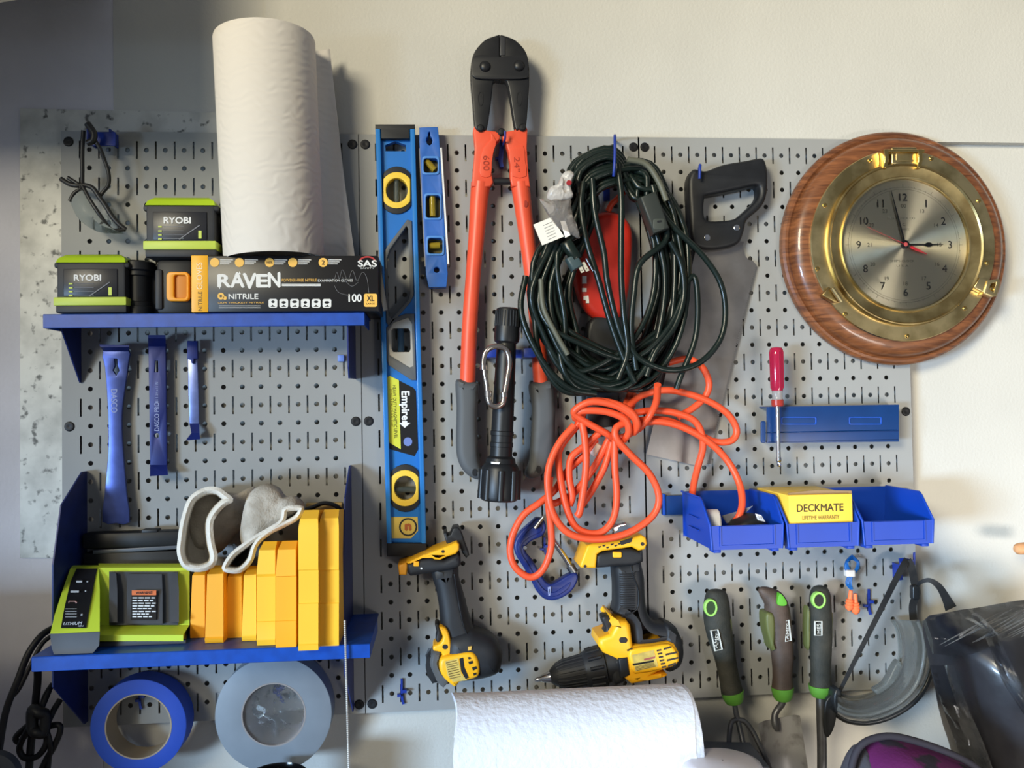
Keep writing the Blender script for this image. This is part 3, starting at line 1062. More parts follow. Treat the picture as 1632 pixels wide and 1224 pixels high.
wedge('label_header', [(210, 249, .0938, 948.5, 0), (210, 249, .0909, 941, 0), (210, 249, .089, 941, 0), (210, 249, .091, 948.5, 0)], mat('warning_orange', (226, 120, 72), 0.5), t)
bm = NB()
for k in range(8):
    v_ = 952 + k * 4.3
    d_ = .0909 + (v_ - 942) * (.1082 - .0905) / 46 + 0.0006
    w_ = (36, 33, 37, 35, 30, 37, 26, 31)[k]
    for (a_, b_) in ((0, .22), (.27, .5), (.55, .78), (.84, 1)):
        add_plate(bm, [[(211 + w_ * a_, v_), (211 + w_ * b_, v_), (211 + w_ * b_, v_ + 1.7), (211 + w_ * a_, v_ + 1.7)]], d_, d_ - .0006)
finish('label_lettering', bm, WHITE, t, 0)
text('header_lettering', 'WARNING', 229.5, 944.5, .0929, cdark, t, w=24, h=4, bold=0.02)
bm = NB()
for (u_, v_, w_, h_, d_) in ((126, 927, 9, 3, .0850), (119, 943, 13, 3, .0985), (139, 927, 2, 2, .0850), (136, 942, 2, 2, .097)):
    add_plate(bm, [[(u_ - w_ / 2, v_ - h_ / 2), (u_ + w_ / 2, v_ - h_ / 2), (u_ + w_ / 2, v_ + h_ / 2), (u_ - w_ / 2, v_ + h_ / 2)]], d_, d_ - .002)
add_text(bm, 'LITHIUM', 116, 993.5, .1362, w=28, h=4.5, bold=0.02, shear=0.3)
add_text(bm, '40V', 129, 997.5, .1388, w=9, h=2.6)
add_plate(bm, [ell(130, 980, 1.6, n=8)], .1275, .124)
for v_ in (970, 974, 978, 983):
    add_plate(bm, [[(104, v_), (122, v_), (122, v_ + .8), (104, v_ + .8)]], .1195 + (v_ - 970) * .00085, .117)
finish('panel_lettering', bm, mat('panel_print', (170, 172, 175), 0.5), t, 0)
bm = NB()
add_plate(bm, [[(109, 958), (120, 958), (123, 960.5), (120, 963), (109, 963)], [(110, 959), (119, 959), (121, 960.5), (119, 962), (110, 962)]], .1112, .109)
finish('battery_symbol', bm, mat('symbol_pink', (190, 140, 130), 0.5), t, 0)

# dark case lying behind the charger
t = thing('tool_case', 'black plastic case lying at the back of the lower shelf, behind the charger', 'case', W(205, 900, 0.02))
q0, q1 = W(131, 900, .028), W(292, 846, .028)
box('case_body', (q0.x, -0.027, Z2), (q1.x, -0.004, W(200, 880, .028).z), BLACK, t, 0.003)
box('case_lid', (q0.x - .001, -0.028, W(200, 874, .028).z), (q1.x, -0.003, q1.z), BLACK, t, 0.004)
box('shine_strip', (W(148, 877, .028).x, -0.0286, W(200, 879.5, .028).z), (W(288, 875, .028).x, -0.02, W(200, 873.5, .028).z), mat('case_shine_grey', (92, 96, 104), 0.35), t, 0.0008, rot=Matrix.Rotation(-0.03, 3, 'Y'))  # grey strip stands for the shine along the lid seam
box('case_latch', (W(225, 843, .028).x, -0.027, q1.z - .002), (W(250, 843, .028).x, -0.01, q1.z + .003), BLACK, t, 0.001)

# ---------------------------------------------------------------- yellow cases
ycase = mat('case_yellow', (255, 194, 50), 0.42, var=0.02, vscale=15)
ycas2 = mat('case_amber', (250, 174, 36), 0.42)


def ycase_half(par, u0, u1, vt, vb, steps, m, taper=5, name='case_half'):
    um = (u0 + u1) / 2
    d = DZ(um, vb, Z2)
    db_ = max(d - 0.115, 0.006)
    prof = [(u0, u1, d, None, zs)]
    for v, off in steps:
        prof.append((u0, u1, d + off, v, 0))
    vch = steps[-1][0] if steps else vb
    prof += [(u0 + taper * .4, u1 - taper * .3, d - 0.004, vt + 14, 0), (u0 + taper, u1 - taper * .6, d - 0.022, vt, 0), (u0 + taper, u1 - taper * .6, db_, vt, 0)]
    prof += [(u0, u1, db_, None, zs)]
    # the rear shares the front's x extent
    A, B = [], []
    for uL, uR, dd, v, z in prof:
        pa = WZ(uL, d, z) if v is None else W(uL, v, d)
        pb_ = WZ(uR, d, z) if v is None else W(uR, v, d)
        zz = z if v is None else W(um, v, dd).z
        A.append(Vector((pa.x, -dd, zz)))
        B.append(Vector((pb_.x, -dd, zz)))
    return loft(name, [A, B], m, par, smooth=30, bevel=0.0009)


cases = [('yellow plastic case right beside the charger, under the first glove cuff', [(303, 326.5, 903, 1017, [(1000, 0.0)], ycas2), (327, 356, 901, 1025, [(1018, 0.002), (1015, 0)], ycas2)]),
         ('low yellow plastic case under the second glove cuff, between two yellow cases', [(359.5, 385, 905, 1017, [(1000, 0.0)], ycase), (385.5, 408.5, 902, 1022, [(1014, .0015), (1010, 0)], ycase)]),
         ('medium-tall yellow plastic case next to the tallest one', [(409.5, 439, 863, 1029, [(1020, .002), (1017, 0.001), (991, .001), (990, 0.0), (919, 0.0), (915, 0.002)], ycase), (439.5, 472, 862, 1032, [(1024, .001), (990, .001), (989, 0.0), (919, 0.0), (918, 0.002)], ycas2)]),
         ('tallest yellow plastic case at the right end of the lower shelf', [(475.5, 507.3, 813, 1037, [(1028, .0012), (1026, 0), (962, .0), (961, -.0012), (909, -.0012), (908, .0005), (842, .0005)], ycase), (507.8, 540, 812, 1030, [(1022, .001), (962, .0), (961, -.0012), (909, -.0012), (908, .0005), (842, .0005)], ycase)])]
for lab, halves in cases:
    um = (halves[0][0] + halves[1][1]) / 2
    t = thing('drill_bit_case', lab, 'case', WZ(um, DZ(um, halves[1][3], Z2) - 0.05, zs), 'yellow plastic cases on the lower shelf')
    for h in halves:
        ycase_half(t, h[0], h[1], h[2], h[3], h[4], h[5])

# tan board and black strap standing behind the tallest case
t = thing('sanding_pad', 'tan flat pad with a black strap loop standing behind the tallest yellow case', 'pad', W(515, 830, 0.012))
box('pad', tuple(WZ(489, .016, Z2 + .0003)), tuple(W(545, 801, .016) + Vector((0, .010, 0))), mat('tan_board', (196, 166, 104), 0.7), t, 0.001)
tube('strap', pxs([(488, 812, .03), (500, 808, .032), (515, 802, .034), (530, 804, .034), (540, 810, .032), (543, 818, .03)]), 0.003, BLACK, t, 8, flat=(Vector((0, 1, 0)), 2.2))

# ---------------------------------------------------------------- work gloves
canvas = mat('glove_canvas', (222, 215, 203), 0.9, var=0.07, vscale=40, bump=0.5, bscale=500, spec=0.1)
gbody = mat('glove_fabric', (160, 151, 138), 0.95, rgb2=(204, 196, 184), vscale=26, bump=0.6, bscale=400, spec=0.1)


def cuff(par, loop, d_low, d_high, th, deep):
    N = 60
    op = [(p.x, p.y) for p in resample(catmull([(u, v, 0) for u, v in loop], 8, True), N)]
    vlo, vhi = max(p[1] for p in op), min(p[1] for p in op)

    def D(v):
        return d_low + (d_high - d_low) * (vlo - v) / (vlo - vhi)
    R = []
    for k, off in ((2, -.045), (0, -.012), (-.8, 0.0), (th * .5, .003), (th, 0.0), (th + 1, -.012), (th + 3, -.04), (th + deep * .5, -.07), (th + deep, -.078)):
        q = inset(op, k)
        R.append([W(a[0], a[1], D(b[1]) + off + 0.0012 * noise.noise(Vector((a[0] * .08, a[1] * .08, k)))) for a, b in zip(q, op)])
    return loft('cuff', R, canvas, par, cap0=False, cap1=True, smooth=60)


t = thing('work_glove', 'canvas work glove with a wide open cuff facing out, beside the charger', 'glove', W(316, 911, .13), 'canvas work gloves')
cuff(t, [(283, 884), (284, 858), (290, 824), (302, 793), (325, 778), (346, 777), (359, 785), (372, 797), (358, 807), (346, 820), (339, 835), (341, 863), (346, 887), (339, 904), (316, 911), (293, 905)], .135, .105, 9.5, 8)
pillow('hand', [(300, 800), (320, 782), (345, 778), (372, 788), (395, 778), (408, 776), (412, 800), (398, 830), (378, 850), (352, 880), (335, 880), (310, 870)], .03, .058, gbody, t, nz=0.006, ns=45)
t = thing('work_glove', 'second canvas work glove with flattened cuff, draped on top of the yellow cases', 'glove', W(400, 905, .13), 'canvas work gloves')
cuff(t, [(354, 905), (366, 884), (385, 868), (407, 853), (430, 840), (447, 828), (451, 811), (466, 806), (484, 808), (477, 826), (455, 839), (431, 851), (411, 869), (402, 895), (384, 912), (362, 912)], .135, .112, 7.5, 2.5)
pillow('hand', [(392, 800), (404, 780), (425, 771), (445, 777), (455, 790), (470, 790), (484, 800), (482, 812), (452, 832), (415, 860), (392, 872), (384, 850)], .078, .106, gbody, t, nz=0.006, ns=45, seed=4)

# ---------------------------------------------------------------- tape rolls and their hooks


def small_hook(u, v, label, sc=1.0, flip=1, d=0.0):
    """blue sheet-steel hook that sits in a slot: upright strip, two ears, curled foot"""
    h = thing('peg_hook', label, 'hook', W(u, v + 20 * sc, 0.004), 'small blue board hooks')
    bm = NB()
    add_plate(bm, [[(u - 1.6, v - 22 * sc), (u + 1.6, v - 22 * sc), (u + 1.6, v), (u + 3, v + 12 * sc), (u + 5, v + 18 * sc), (u + 1, v + 19 * sc), (u - 1.2, v + 10 * sc), (u - 1.6, v)]], .0042, .0022)
    finish('hook_strip', bm, hookm, h, 0)
    plate('ear', [[(u + 1 * flip, v - 4 * sc), (u + 8 * flip, v - 4 * sc), (u + 8 * flip, v + 0.5), (u + 1 * flip, v + 0.5)]], .010, .0022, hookm, h)
    plate('ear', [[(u - 1 * flip, v + 3 * sc), (u - 7 * flip, v + 3 * sc), (u - 7 * flip, v + 7 * sc), (u - 1 * flip, v + 7 * sc)]], .008, .0022, hookm, h)
    q = W(u, v - 20 * sc, 0.0)
    return h


t = thing('masking_tape_roll', 'roll of blue painter\'s tape hanging below the charger', 'tape roll', W(220, 1224, .03))
c = W(220.5, 1158, .042)
btape = mat('painters_tape', (38, 76, 178), 0.62, var=0.05, vscale=25)
hub = mat('tape_core', (168, 152, 130), 0.8)
ro, ri = PX(.042, 71), PX(.042, 47.5)
bm = NB()
add_ring(bm, (c.x, -.042, c.z), (0, 1, 0), [(0, ro - .001), (.0005, ro), (.0355, ro), (.036, ro - .001), (.036, ri + .0015), (0, ri + .0015)], 64)
finish('tape', bm, btape, t, 40)
bm = NB()
add_ring(bm, (c.x, -.0423, c.z), (0, 1, 0), [(0, ri + .0018), (.0366, ri + .0018), (.0366, ri), (0, ri)], 64)
finish('core', bm, hub, t, 40)
small_hook(222, 1112, 'small blue hook inside the ring of blue painter\'s tape')
t = thing('duct_tape_roll', 'large grey duct tape roll with clear wrap, hanging under the yellow cases', 'tape roll', W(437, 1224, .03))
c = W(436, 1139, .044)
dtape = mat('duct_tape', (122, 130, 138), 0.5, var=0.05, vscale=30)
ro, ri = PX(.044, 88.5), PX(.044, 47)
bm = NB()
add_ring(bm, (c.x, -.044, c.z), (0, 1, 0), [(0, ro - .001), (.0005, ro), (.0365, ro), (.037, ro - .001), (.037, ri + .0015), (0, ri + .0015)], 72)
finish('tape', bm, dtape, t, 40)
bm = NB()
add_ring(bm, (c.x, -.0443, c.z), (0, 1, 0), [(0, ri + .0018), (.0376, ri + .0018), (.0376, ri), (0, ri)], 64)
finish('core', bm, mat('grey_core', (146, 138, 134), 0.8), t, 40)
film = mat('clear_film', (235, 238, 242), 0.06, trans=0.96, ior=1.25, bump=1.0, bscale=70)
bm = NB()
NR = 7
rgs = []
for i in range(NR):
    r_ = ri * (0.995 - i * 0.16)
    rgs.append([Vector((c.x + r_ * math.cos(a), -.040 + .004 * noise.noise(Vector((math.cos(a) * r_ * 90, math.sin(a) * r_ * 90, 0))), c.z + r_ * math.sin(a))) for a in [2 * PI * k / 40 for k in range(40)]])
add_loft(bm, rgs, False, True)
bk = [[p + Vector((0, .0006, 0)) for p in r_] for r_ in rgs]
add_loft(bm, bk, False, True)
finish('wrap_film', bm, film, t, 60)
bm = NB()
pts = [(350, 1103), (346, 1118), (352, 1132), (344, 1128), (344, 1104)]
add_plate(bm, [pts], .035, .034)
finish('film_flap', bm, film, t, 0)
small_hook(437, 1108, 'small blue hook seen through the clear wrap inside the grey tape')
small_hook(640, 1104, 'empty small blue hook below the impact driver, bottom of the middle board')

# ---------------------------------------------------------------- charger cord
cordm = mat('black_cord', (21, 21, 24), 0.5)
t = thing('power_cord', 'black power cord trailing off the lower shelf, bundled with a tie', 'cord', W(60, 1215, .05))
bm = NB()
loops = [([(86, 1000, .06), (66, 1013, .075), (45, 1042, .085), (28, 1085, .09), (12, 1125, .09), (3, 1165, .09), (-6, 1230, .09)], .0042),
         ([(92, 1008, .05), (68, 1025, .06), (48, 1062, .07), (30, 1098, .075), (14, 1118, .08), (6, 1150, .08), (-2, 1190, .08)], .0028),
         ([(60, 1058, .06), (60, 1085, .05), (57, 1115, .045), (56, 1145, .045), (50, 1180, .045), (46, 1230, .045)], .0050),
         ([(84, 1090, .03), (72, 1110, .04), (62, 1140, .045), (42, 1158, .05), (25, 1175, .05), (32, 1182, .05), (48, 1160, .055), (60, 1140, .055)], .0038),
         ([(96, 1115, .03), (84, 1135, .04), (74, 1160, .05), (74, 1185, .05), (60, 1205, .05), (40, 1208, .05), (31, 1195, .05), (36, 1178, .055), (52, 1150, .055), (66, 1128, .05), (78, 1100, .04)], .0040),
         ([(70, 1160, .05), (92, 1155, .05), (96, 1165, .05), (86, 1190, .05), (74, 1210, .05), (62, 1235, .05)], .0040),
         ([(70, 1150, .055), (80, 1185, .055), (78, 1210, .05), (76, 1235, .05)], .0034)]
for p_, r_ in loops:
    add_tube(bm, pxs(p_), r_, 8)
finish('cable', bm, cordm, t, 60)
bm = NB()
add_tube(bm, pxs([(52, 1132, .062), (62, 1136, .066), (72, 1140, .062), (70, 1165, .062), (60, 1168, .066), (52, 1160, .062)]), .0072, 8, cyclic=True)
finish('bundle_tie', bm, BLACK, t, 60)

# ball chain in front of the lower shelf
t = thing('ball_chain', 'thin pale ball chain hanging down in front of the lower shelf end', 'chain', W(555, 1230, .158))
bm = NB()
rr = 0.00165
for k in range(74):
    f = k / 73
    p_ = W(549.5 + 6.5 * f, 990 + 240 * f, .158)
    bmesh.ops.create_icosphere(bm, subdivisions=1, radius=rr, matrix=Matrix.Translation(p_))
add_tube(bm, [W(549.5, 990, .158), W(556, 1230, .158)], .0006, 5, n=1)
finish('chain', bm, mat('chain_metal', (196, 192, 184), 0.4, 0.3), t, 60)

# dark cup rim and lid at the bottom edge
t = thing('cup', 'black glossy cup whose rim shows at the bottom, below the grey tape', 'cup', WZ(440, .10, ZB))
c = W(440, 1236, .105)
zc = c.z
bm = NB()
add_lathe(bm, (c.x, c.y, ZB), (0, 0, 1), [(0, .03), (.004, .034), (zc - ZB - .003, .0385), (zc - ZB, .039), (zc - ZB + .0008, .0375), (zc - ZB - .003, .0365), (zc - ZB - .06, .034), (zc - ZB - .062, .001)], 40, close=False)
finish('cup_body', bm, mat('black_gloss', (16, 17, 20), 0.15), t, 50)
t = thing('bucket_lid', 'dark grey round lid poking into the bottom corner under the power cord', 'lid', WZ(-4, .13, ZB))
c = W(-12, 1240, .12)
lathe('lid_disc', (c.x, -.12, c.z), (0, 1, 0), [(0, .024), (.002, .0275), (.012, .029), (.014, .027)], mat('lid_grey', (58, 62, 70), 0.6), t, 40)
# ---------------------------------------------------------------- long spirit level
lvb = mat('level_blue', (24, 108, 186), 0.38, var=0.06, vscale=20)
lvl = mat('level_flange', (40, 118, 190), 0.3)
lvk = mat('level_black', (26, 26, 28), 0.55)
vy = mat('vial_yellow', (240, 200, 66), 0.45)
t = thing('spirit_level', 'long blue spirit level hanging upright with yellow-ringed round vials', 'level', W(648, 888, .015), 'blue spirit levels')
L = bil((598, 198), (661, 198), (680, 887), (617, 887))


def LV(pts):
    return [L(a, b) for a, b in pts]


def lring(v, rx, ry, n=28):
    c_ = L(0.5, (v - 198) / 689)
    return [(c_[0] + rx * math.cos(2 * PI * k / n), v + ry * math.sin(2 * PI * k / n)) for k in range(n)]


T = lambda v: (v - 198) / 689
hole1 = LV([(.20, T(412)), (.28, T(398)), (.72, T(360)), (.76, T(364)), (.76, T(468)), (.70, T(478)), (.28, T(508)), (.20, T(503))])
hole2 = LV([(.20, T(525)), (.27, T(519)), (.62, T(511)), (.74, T(514)), (.76, T(562)), (.22, T(562))])
slot = LV([(.24, T(231)), (.50, T(225)), (.76, T(231)), (.76, T(241)), (.24, T(241))])
plate('web', [LV([(.04, .008), (.96, .008), (.96, .992), (.04, .992)]), slot, lring(303, 22, 24), hole1, hole2, lring(778, 22, 24)], .022, .012, lvb, t)
for a, b in ((0, .125), (.875, 1)):
    plate('flange', LV([(a, .006), (b, .006), (b, .994), (a, .994)]), .030, .004, lvl, t, 0.0015)
plate('end_cap', LV([(0, 0), (1, 0), (1, T(205)), (.86, T(206)), (.86, T(221)), (.14, T(221)), (.14, T(206)), (0, T(205))]), .0305, .003, lvk, t, 0.001)
plate('end_cap', LV([(0, 1), (1, 1), (1, T(866)), (0, T(866))]), .0305, .003, lvk, t, 0.001)
for v, inner in ((303, 'vertical'), (778, 'horizontal')):
    o_ = lring(v, 31, 38)
    lo, hi = L(.14, T(v))[0], L(.86, T(v))[0]
    plate('vial_housing', [[(min(max(p[0], lo), hi), p[1]) for p in o_], lring(v, 21, 23)], .0245, .012, lvk, t, 0.0006)
    lo, hi = L(.16, T(v))[0], L(.84, T(v))[0]
    plate('vial_ring', [[(min(max(p[0], lo), hi), p[1]) for p in lring(v, 27, 29)], lring(v, 17.5, 19.5)], .026, .011, vy, t, 0.0006)
    c_ = L(.5, T(v))
    pts = [(c_[0], v - 21), (c_[0], v + 20)] if inner == 'vertical' else [(c_[0] - 19, v + 2), (c_[0] + 19, v + 2)]
    tube('vial', pxs(pts, .016), 0.0042, mat('vial_clear_%d' % v, (120, 128, 124), 0.15, trans=0.75, ior=1.2), t, 12, n=1)
grey = mat('grip_grey', (88, 90, 92), 0.5)
cream = mat('grip_pale', (176, 170, 158), 0.45)
plate('hand_grip', [LV([(.13, T(402)), (.22, T(392)), (.74, T(350)), (.86, T(352)), (.86, T(470)), (.76, T(482)), (.22, T(520)), (.14, T(514))]), hole1], .0245, .010, grey, t, 0.001)
plate('hand_grip', [LV([(.13, T(524)), (.30, T(508)), (.64, T(500)), (.86, T(500)), (.86, T(606)), (.74, T(606)), (.17, T(582)), (.13, T(574))]),
                    LV([(.17, T(528)), (.32, T(514)), (.70, T(506)), (.80, T(516)), (.80, T(584)), (.70, T(586)), (.20, T(566))])], .0245, .010, grey, t, 0.0008)
plate('vial_frame', [LV([(.17, T(528)), (.32, T(514)), (.70, T(506)), (.80, T(516)), (.80, T(584)), (.70, T(586)), (.20, T(566))]),
                     LV([(.26, T(526)), (.32, T(523)), (.70, T(523)), (.74, T(528)), (.74, T(556)), (.70, T(561)), (.30, T(561)), (.26, T(556))])], .024, .012, cream, t, 0.0008)
tube('vial', pxs([L(.5, T(522)), L(.5, T(562))], .016), 0.0046, mat('vial_blue', (70, 96, 120), 0.15, trans=0.6, ior=1.2), t, 12, n=1)
# brand label
plate('label', LV([(.13, T(601)), (.19, T(599)), (.78, T(618)), (.84, T(623)), (.86, T(716)), (.76, T(727)), (.15, T(716)), (.12, T(712))]), .0226, .021, mat('label_black', (22, 22, 24), 0.35), t)
plate('label_stripe', LV([(.13, T(601)), (.19, T(599)), (.42, T(606)), (.42, T(716)), (.15, T(706)), (.12, T(702))]), .0229, .0222, mat('label_lime', (212, 212, 66), 0.4), t)
text('lettering', 'Empire', 644.5, 646.5, .0229, WHITE, t, w=45, h=16, rot=90, bold=0.03)
plate('arrow_mark', [(641, 671), (649, 671), (649, 674), (654, 674), (645, 682), (636, 674), (641, 674)], .0231, .0226, WHITE, t)
plate('seal', ell(650, 704, 7, n=20), .0231, .0226, mat('seal_blue', (110, 130, 190), 0.4), t)
texts('small_lettering', [('HEAVY DUTY MAGNETIC LEVEL', 629.5, 656, .0231, dict(w=84, h=5, rot=89, bold=0.01)), ('24 INCH STRUCTURAL CAST', 624, 650, .0231, dict(w=60, h=3, rot=89))], mat('print_olive', (92, 84, 24), 0.5), t)
plate('badge', LV([(.12, T(824)), (.80, T(824)), (.80, T(846)), (.62, T(858)), (.14, T(858))]), .0227, .0215, mat('badge_gold', (206, 178, 84), 0.4), t)
plate('badge_disc', [ell(L(.55, T(840))[0], 840, 14.5, n=24), ell(L(.55, T(840))[0], 840, 12, n=20)], .0232, .0226, lvk, t)
text('badge_lettering', 'n', L(.55, T(840))[0], 840, .0231, mat('badge_red', (168, 88, 40), 0.5), t, w=8, h=9, bold=0.06)
tb = W(L(.5, T(231))[0], 226, .02)

# ---------------------------------------------------------------- torpedo level
t = thing('spirit_level', 'short blue torpedo level with white edge strips and three amber vials', 'level', W(697, 457, .015), 'blue spirit levels')
tl = mat('torpedo_blue', (44, 98, 178), 0.45, var=0.08, vscale=60)
tl2 = mat('torpedo_rim', (80, 136, 205), 0.4)
K = bil((667, 203), (699, 202), (715, 457), (680, 458))
KV = lambda pts: [K(a, b) for a, b in pts]
S = lambda v: (v - 203) / 254


def kwin(v0, v1, g_=0.0):
    a, b = .16 - g_, .84 + g_
    q0_, q1_ = K(a, S(v0)), K(b, S(v1))
    off0 = K(a, S(v0))[0]
    x0_, x1_ = (K(a, S((v0 + v1) / 2))[0], K(b, S((v0 + v1) / 2))[0])
    return rrect(x0_, v0, x1_, v1, 4.5, 4)


wins = [kwin(252, 275), kwin(311, 347), kwin(379, 404)]
keyh = [K(.5 + dx, S(225 + dy)) for dx, dy in ((-.16, 0), (-.14, -5), (-.06, -7), (-.03, -14), (.06, -15), (.07, -7), (.14, -5), (.16, 0), (.1, 5), (0, 7), (-.1, 5))]
plate('body', [KV([(.04, .0), (.96, 0), (1, .09), (1, .92), (.90, 1.0), (.10, 1.0), (0, .92), (0, .09)]), keyh] + wins + [ell(K(.5, S(430))[0], 430, 4.6, n=14)], .022, .004, tl, t, 0.0008)
for v0, v1 in ((250, 277), (309, 349), (377, 406)):
    plate('window_rim', [kwin(v0 - 1.5, v1 + 1.5, .08), kwin(v0 + 2, v1 - 2, -.0)], .0236, .020, tl2, t, 0.0008)
amber = mat('amber_vial', (172, 146, 44), 0.15, trans=0.35, ior=1.3)
vback = mat('vial_back', (84, 74, 28), 0.4)
for v0, v1 in ((252, 275), (311, 347), (379, 404)):
    plate('vial_seat', kwin(v0, v1), .008, .005, vback, t)
for a_, b_ in (((679, 256), (693, 271)), ((689, 313), (690, 345)), ((684, 392), (701, 391))):
    c0, c1 = W(a_[0], a_[1], .0145), W(b_[0], b_[1], .0145)
    tube('vial', [c0, c1], .0046, amber, t, 12, n=1)
stripm = mat('white_strip', (238, 238, 236), 0.35)
plate('edge_strip', KV([(.93, S(236)), (1.10, S(236)), (1.10, S(421)), (.94, S(421))]), .021, .006, stripm, t, 0.0005)
plate('edge_strip', KV([(-.04, S(236)), (.03, S(236)), (.03, S(424)), (-.04, S(424))]), .021, .006, mat('steel_strip', (150, 146, 140), 0.4), t, 0.0004)

# ---------------------------------------------------------------- bolt cutters
jawm = mat('forged_black', (26, 26, 28), 0.42, var=0.15, vscale=60)
bor = mat('cutter_orange', (226, 84, 54), 0.4, var=0.05, vscale=30)
bgrip = mat('grip_rubber', (82, 84, 86), 0.6)
t = thing('bolt_cutter', 'large orange bolt cutter with black jaws and grey grips', 'bolt cutter', W(800, 765, .03))
dj = .036
plate('jaw', [rnd([(796.5, 62), (796.5, 55.5), (788, 57), (772, 64), (757, 81), (751, 100), (750, 125), (753, 160), (757, 203), (766, 206), (776, 204), (783, 160), (787, 128), (796.5, 127), (796.5, 118)], 3)], dj, dj - .018, jawm, t, 0.002)
plate('jaw', [rnd([(798, 62), (798, 55.5), (806, 57), (822, 64), (837, 80), (843, 100), (844, 128), (842, 160), (838, 205), (828, 206), (821, 204), (814, 160), (808, 130), (798, 127), (798, 118)], 3)], dj, dj - .018, jawm, t, 0.002)
plate('blade_edge', [(797, 57), (805, 60), (805, 88), (797, 88)], dj + .0012, dj - .010, mat('blade_grey', (74, 74, 76), 0.4, 0.6), t, 0.0005)
plate('cover_plate', [rnd([(757, 88), (798, 90), (838, 88), (842, 110), (840, 124), (798, 126), (757, 124), (752, 108)], 3)], dj + .004, dj + .0002, mat('plate_black', (32, 32, 34), 0.4), t, 0.0012)
for u_, v_ in ((773, 106), (827, 105)):
    c_ = W(u_, v_, dj + .004)
    lathe('bolt', c_, (0, -1, 0), [(-.001, .0078), (.001, .0076), (.003, .006), (.0042, .0032), (.0044, .0005)], jawm, t, 20)
for u_ in (766, 828.5):
    plate('jaw_groove', [ell(u_ + (0 if u_ < 800 else -1), 157, 4.5, 12, 20), ell(u_ + (0 if u_ < 800 else -1), 157, 3.2, 10, 20)], dj + .0006, dj - .001, jawm, t)
plate('head_arm', [[(754, 207), (757, 199), (763, 196), (768, 200), (775, 207), (790, 209), (797, 213), (797, 221), (791, 227), (787, 240), (784, 258), (783, 272), (786, 290), (782, 297), (772, 298), (752, 297), (754, 270), (757, 235)]], dj - .002, dj - .020, bor, t, 0.002)
plate('head_arm', [[(841, 206), (838, 199), (832, 196), (827, 199), (820, 207), (803, 210), (800, 214), (801, 221), (806, 226), (810, 240), (813, 260), (813, 285), (816, 297), (845, 297), (842, 270), (840, 235)]], dj - .002, dj - .020, bor, t, 0.002)
plate('raised_pad', [rnd([(782, 211), (783, 222), (770, 236), (765, 262), (766, 280), (782, 281), (784, 258), (787, 240), (791, 225)], 2)], dj - .0008, dj - .004, bor, t, 0.0006)
plate('raised_pad', [rnd([(812, 240), (834, 232), (837, 255), (839, 281), (817, 281), (814, 262)], 2)], dj - .0008, dj - .004, bor, t, 0.0006)
for u_, v_ in ((765.5, 205), (799, 211), (832.5, 204)):
    c_ = W(u_, v_, dj - .002)
    lathe('pivot_bolt', c_, (0, -1, 0), [(-.002, .0052), (.003, .0052), (.0045, .0035), (.0048, .0005)], jawm, t, 18)
stamp = mat('stamp_dark', (150, 44, 26), 0.5)
text('lettering', '600', 775, 260, dj - .0006, stamp, t, w=24, h=10, rot=90)
text('lettering', '24"', 824, 262, dj - .0006, stamp, t, w=24, h=9, rot=90)
tube('stop_bolt', pxs([(787, 289), (813, 289)], dj - .011), .0052, jawm, t, 12, n=1)
tube('handle', pxs([(766, 292), (763, 325), (759, 380), (754, 440), (748.5, 520), (745, 612)], dj - .014), [.0135, .0125, .0112, .0105, .0108, .0108], bor, t, 16)
tube('handle', pxs([(829, 292), (833, 325), (840, 380), (849, 450), (857, 530), (862, 612)], dj - .014), [.0135, .0125, .0112, .0105, .0108, .0108], bor, t, 16)
plate('handle_dimple', [ell(838, 325, 3, 6, 14)], dj - .0018, dj - .004, stamp, t)
for pts in ([(726, 612), (730, 604), (745, 607), (762, 610), (763, 622), (761, 660), (762, 700), (765, 735), (772, 755), (766, 765), (752, 762), (738, 750), (729, 730), (727, 700), (728, 650)],
            [(882, 612), (878, 606), (863, 608), (847, 610), (845, 622), (850, 650), (848, 700), (845, 735), (838, 754), (843, 763), (857, 762), (872, 750), (882, 730), (886, 700), (886, 650)]):
    plate('grip', [rnd(pts, 3)], dj + .002, dj - .029, bgrip, t, 0.011, res=4)
for u_, v_ in ((756.5, 753), (858.5, 748)):
    c_ = W(u_, v_, dj + .0022)
    plate('grip_hole', ell(u_, v_, 4, 6, 16), dj + .0026, dj - .003, BLACK, t)

# hook under the cutter
t = thing('peg_hook', 'blue hook holding the bolt cutter between its orange head arms', 'hook', W(799, 262, .02), 'small blue board hooks')
bm = NB()
add_plate(bm, [[(797, 222), (803, 222), (803, 240), (801, 258), (803, 266), (797, 266), (794, 252), (796, 240)]], .012, .0008)
finish('hook_strip', bm, hookm, t, 0)
tube('hook_arm', pxs([(801, 235, .008), (803, 228, .03), (805, 220, .045), (805, 209, .047)]), .0015, hookm, t, 8)
plate('ear', [(790, 250), (797, 250), (797, 254), (790, 254)], .008, .0008, hookm, t)

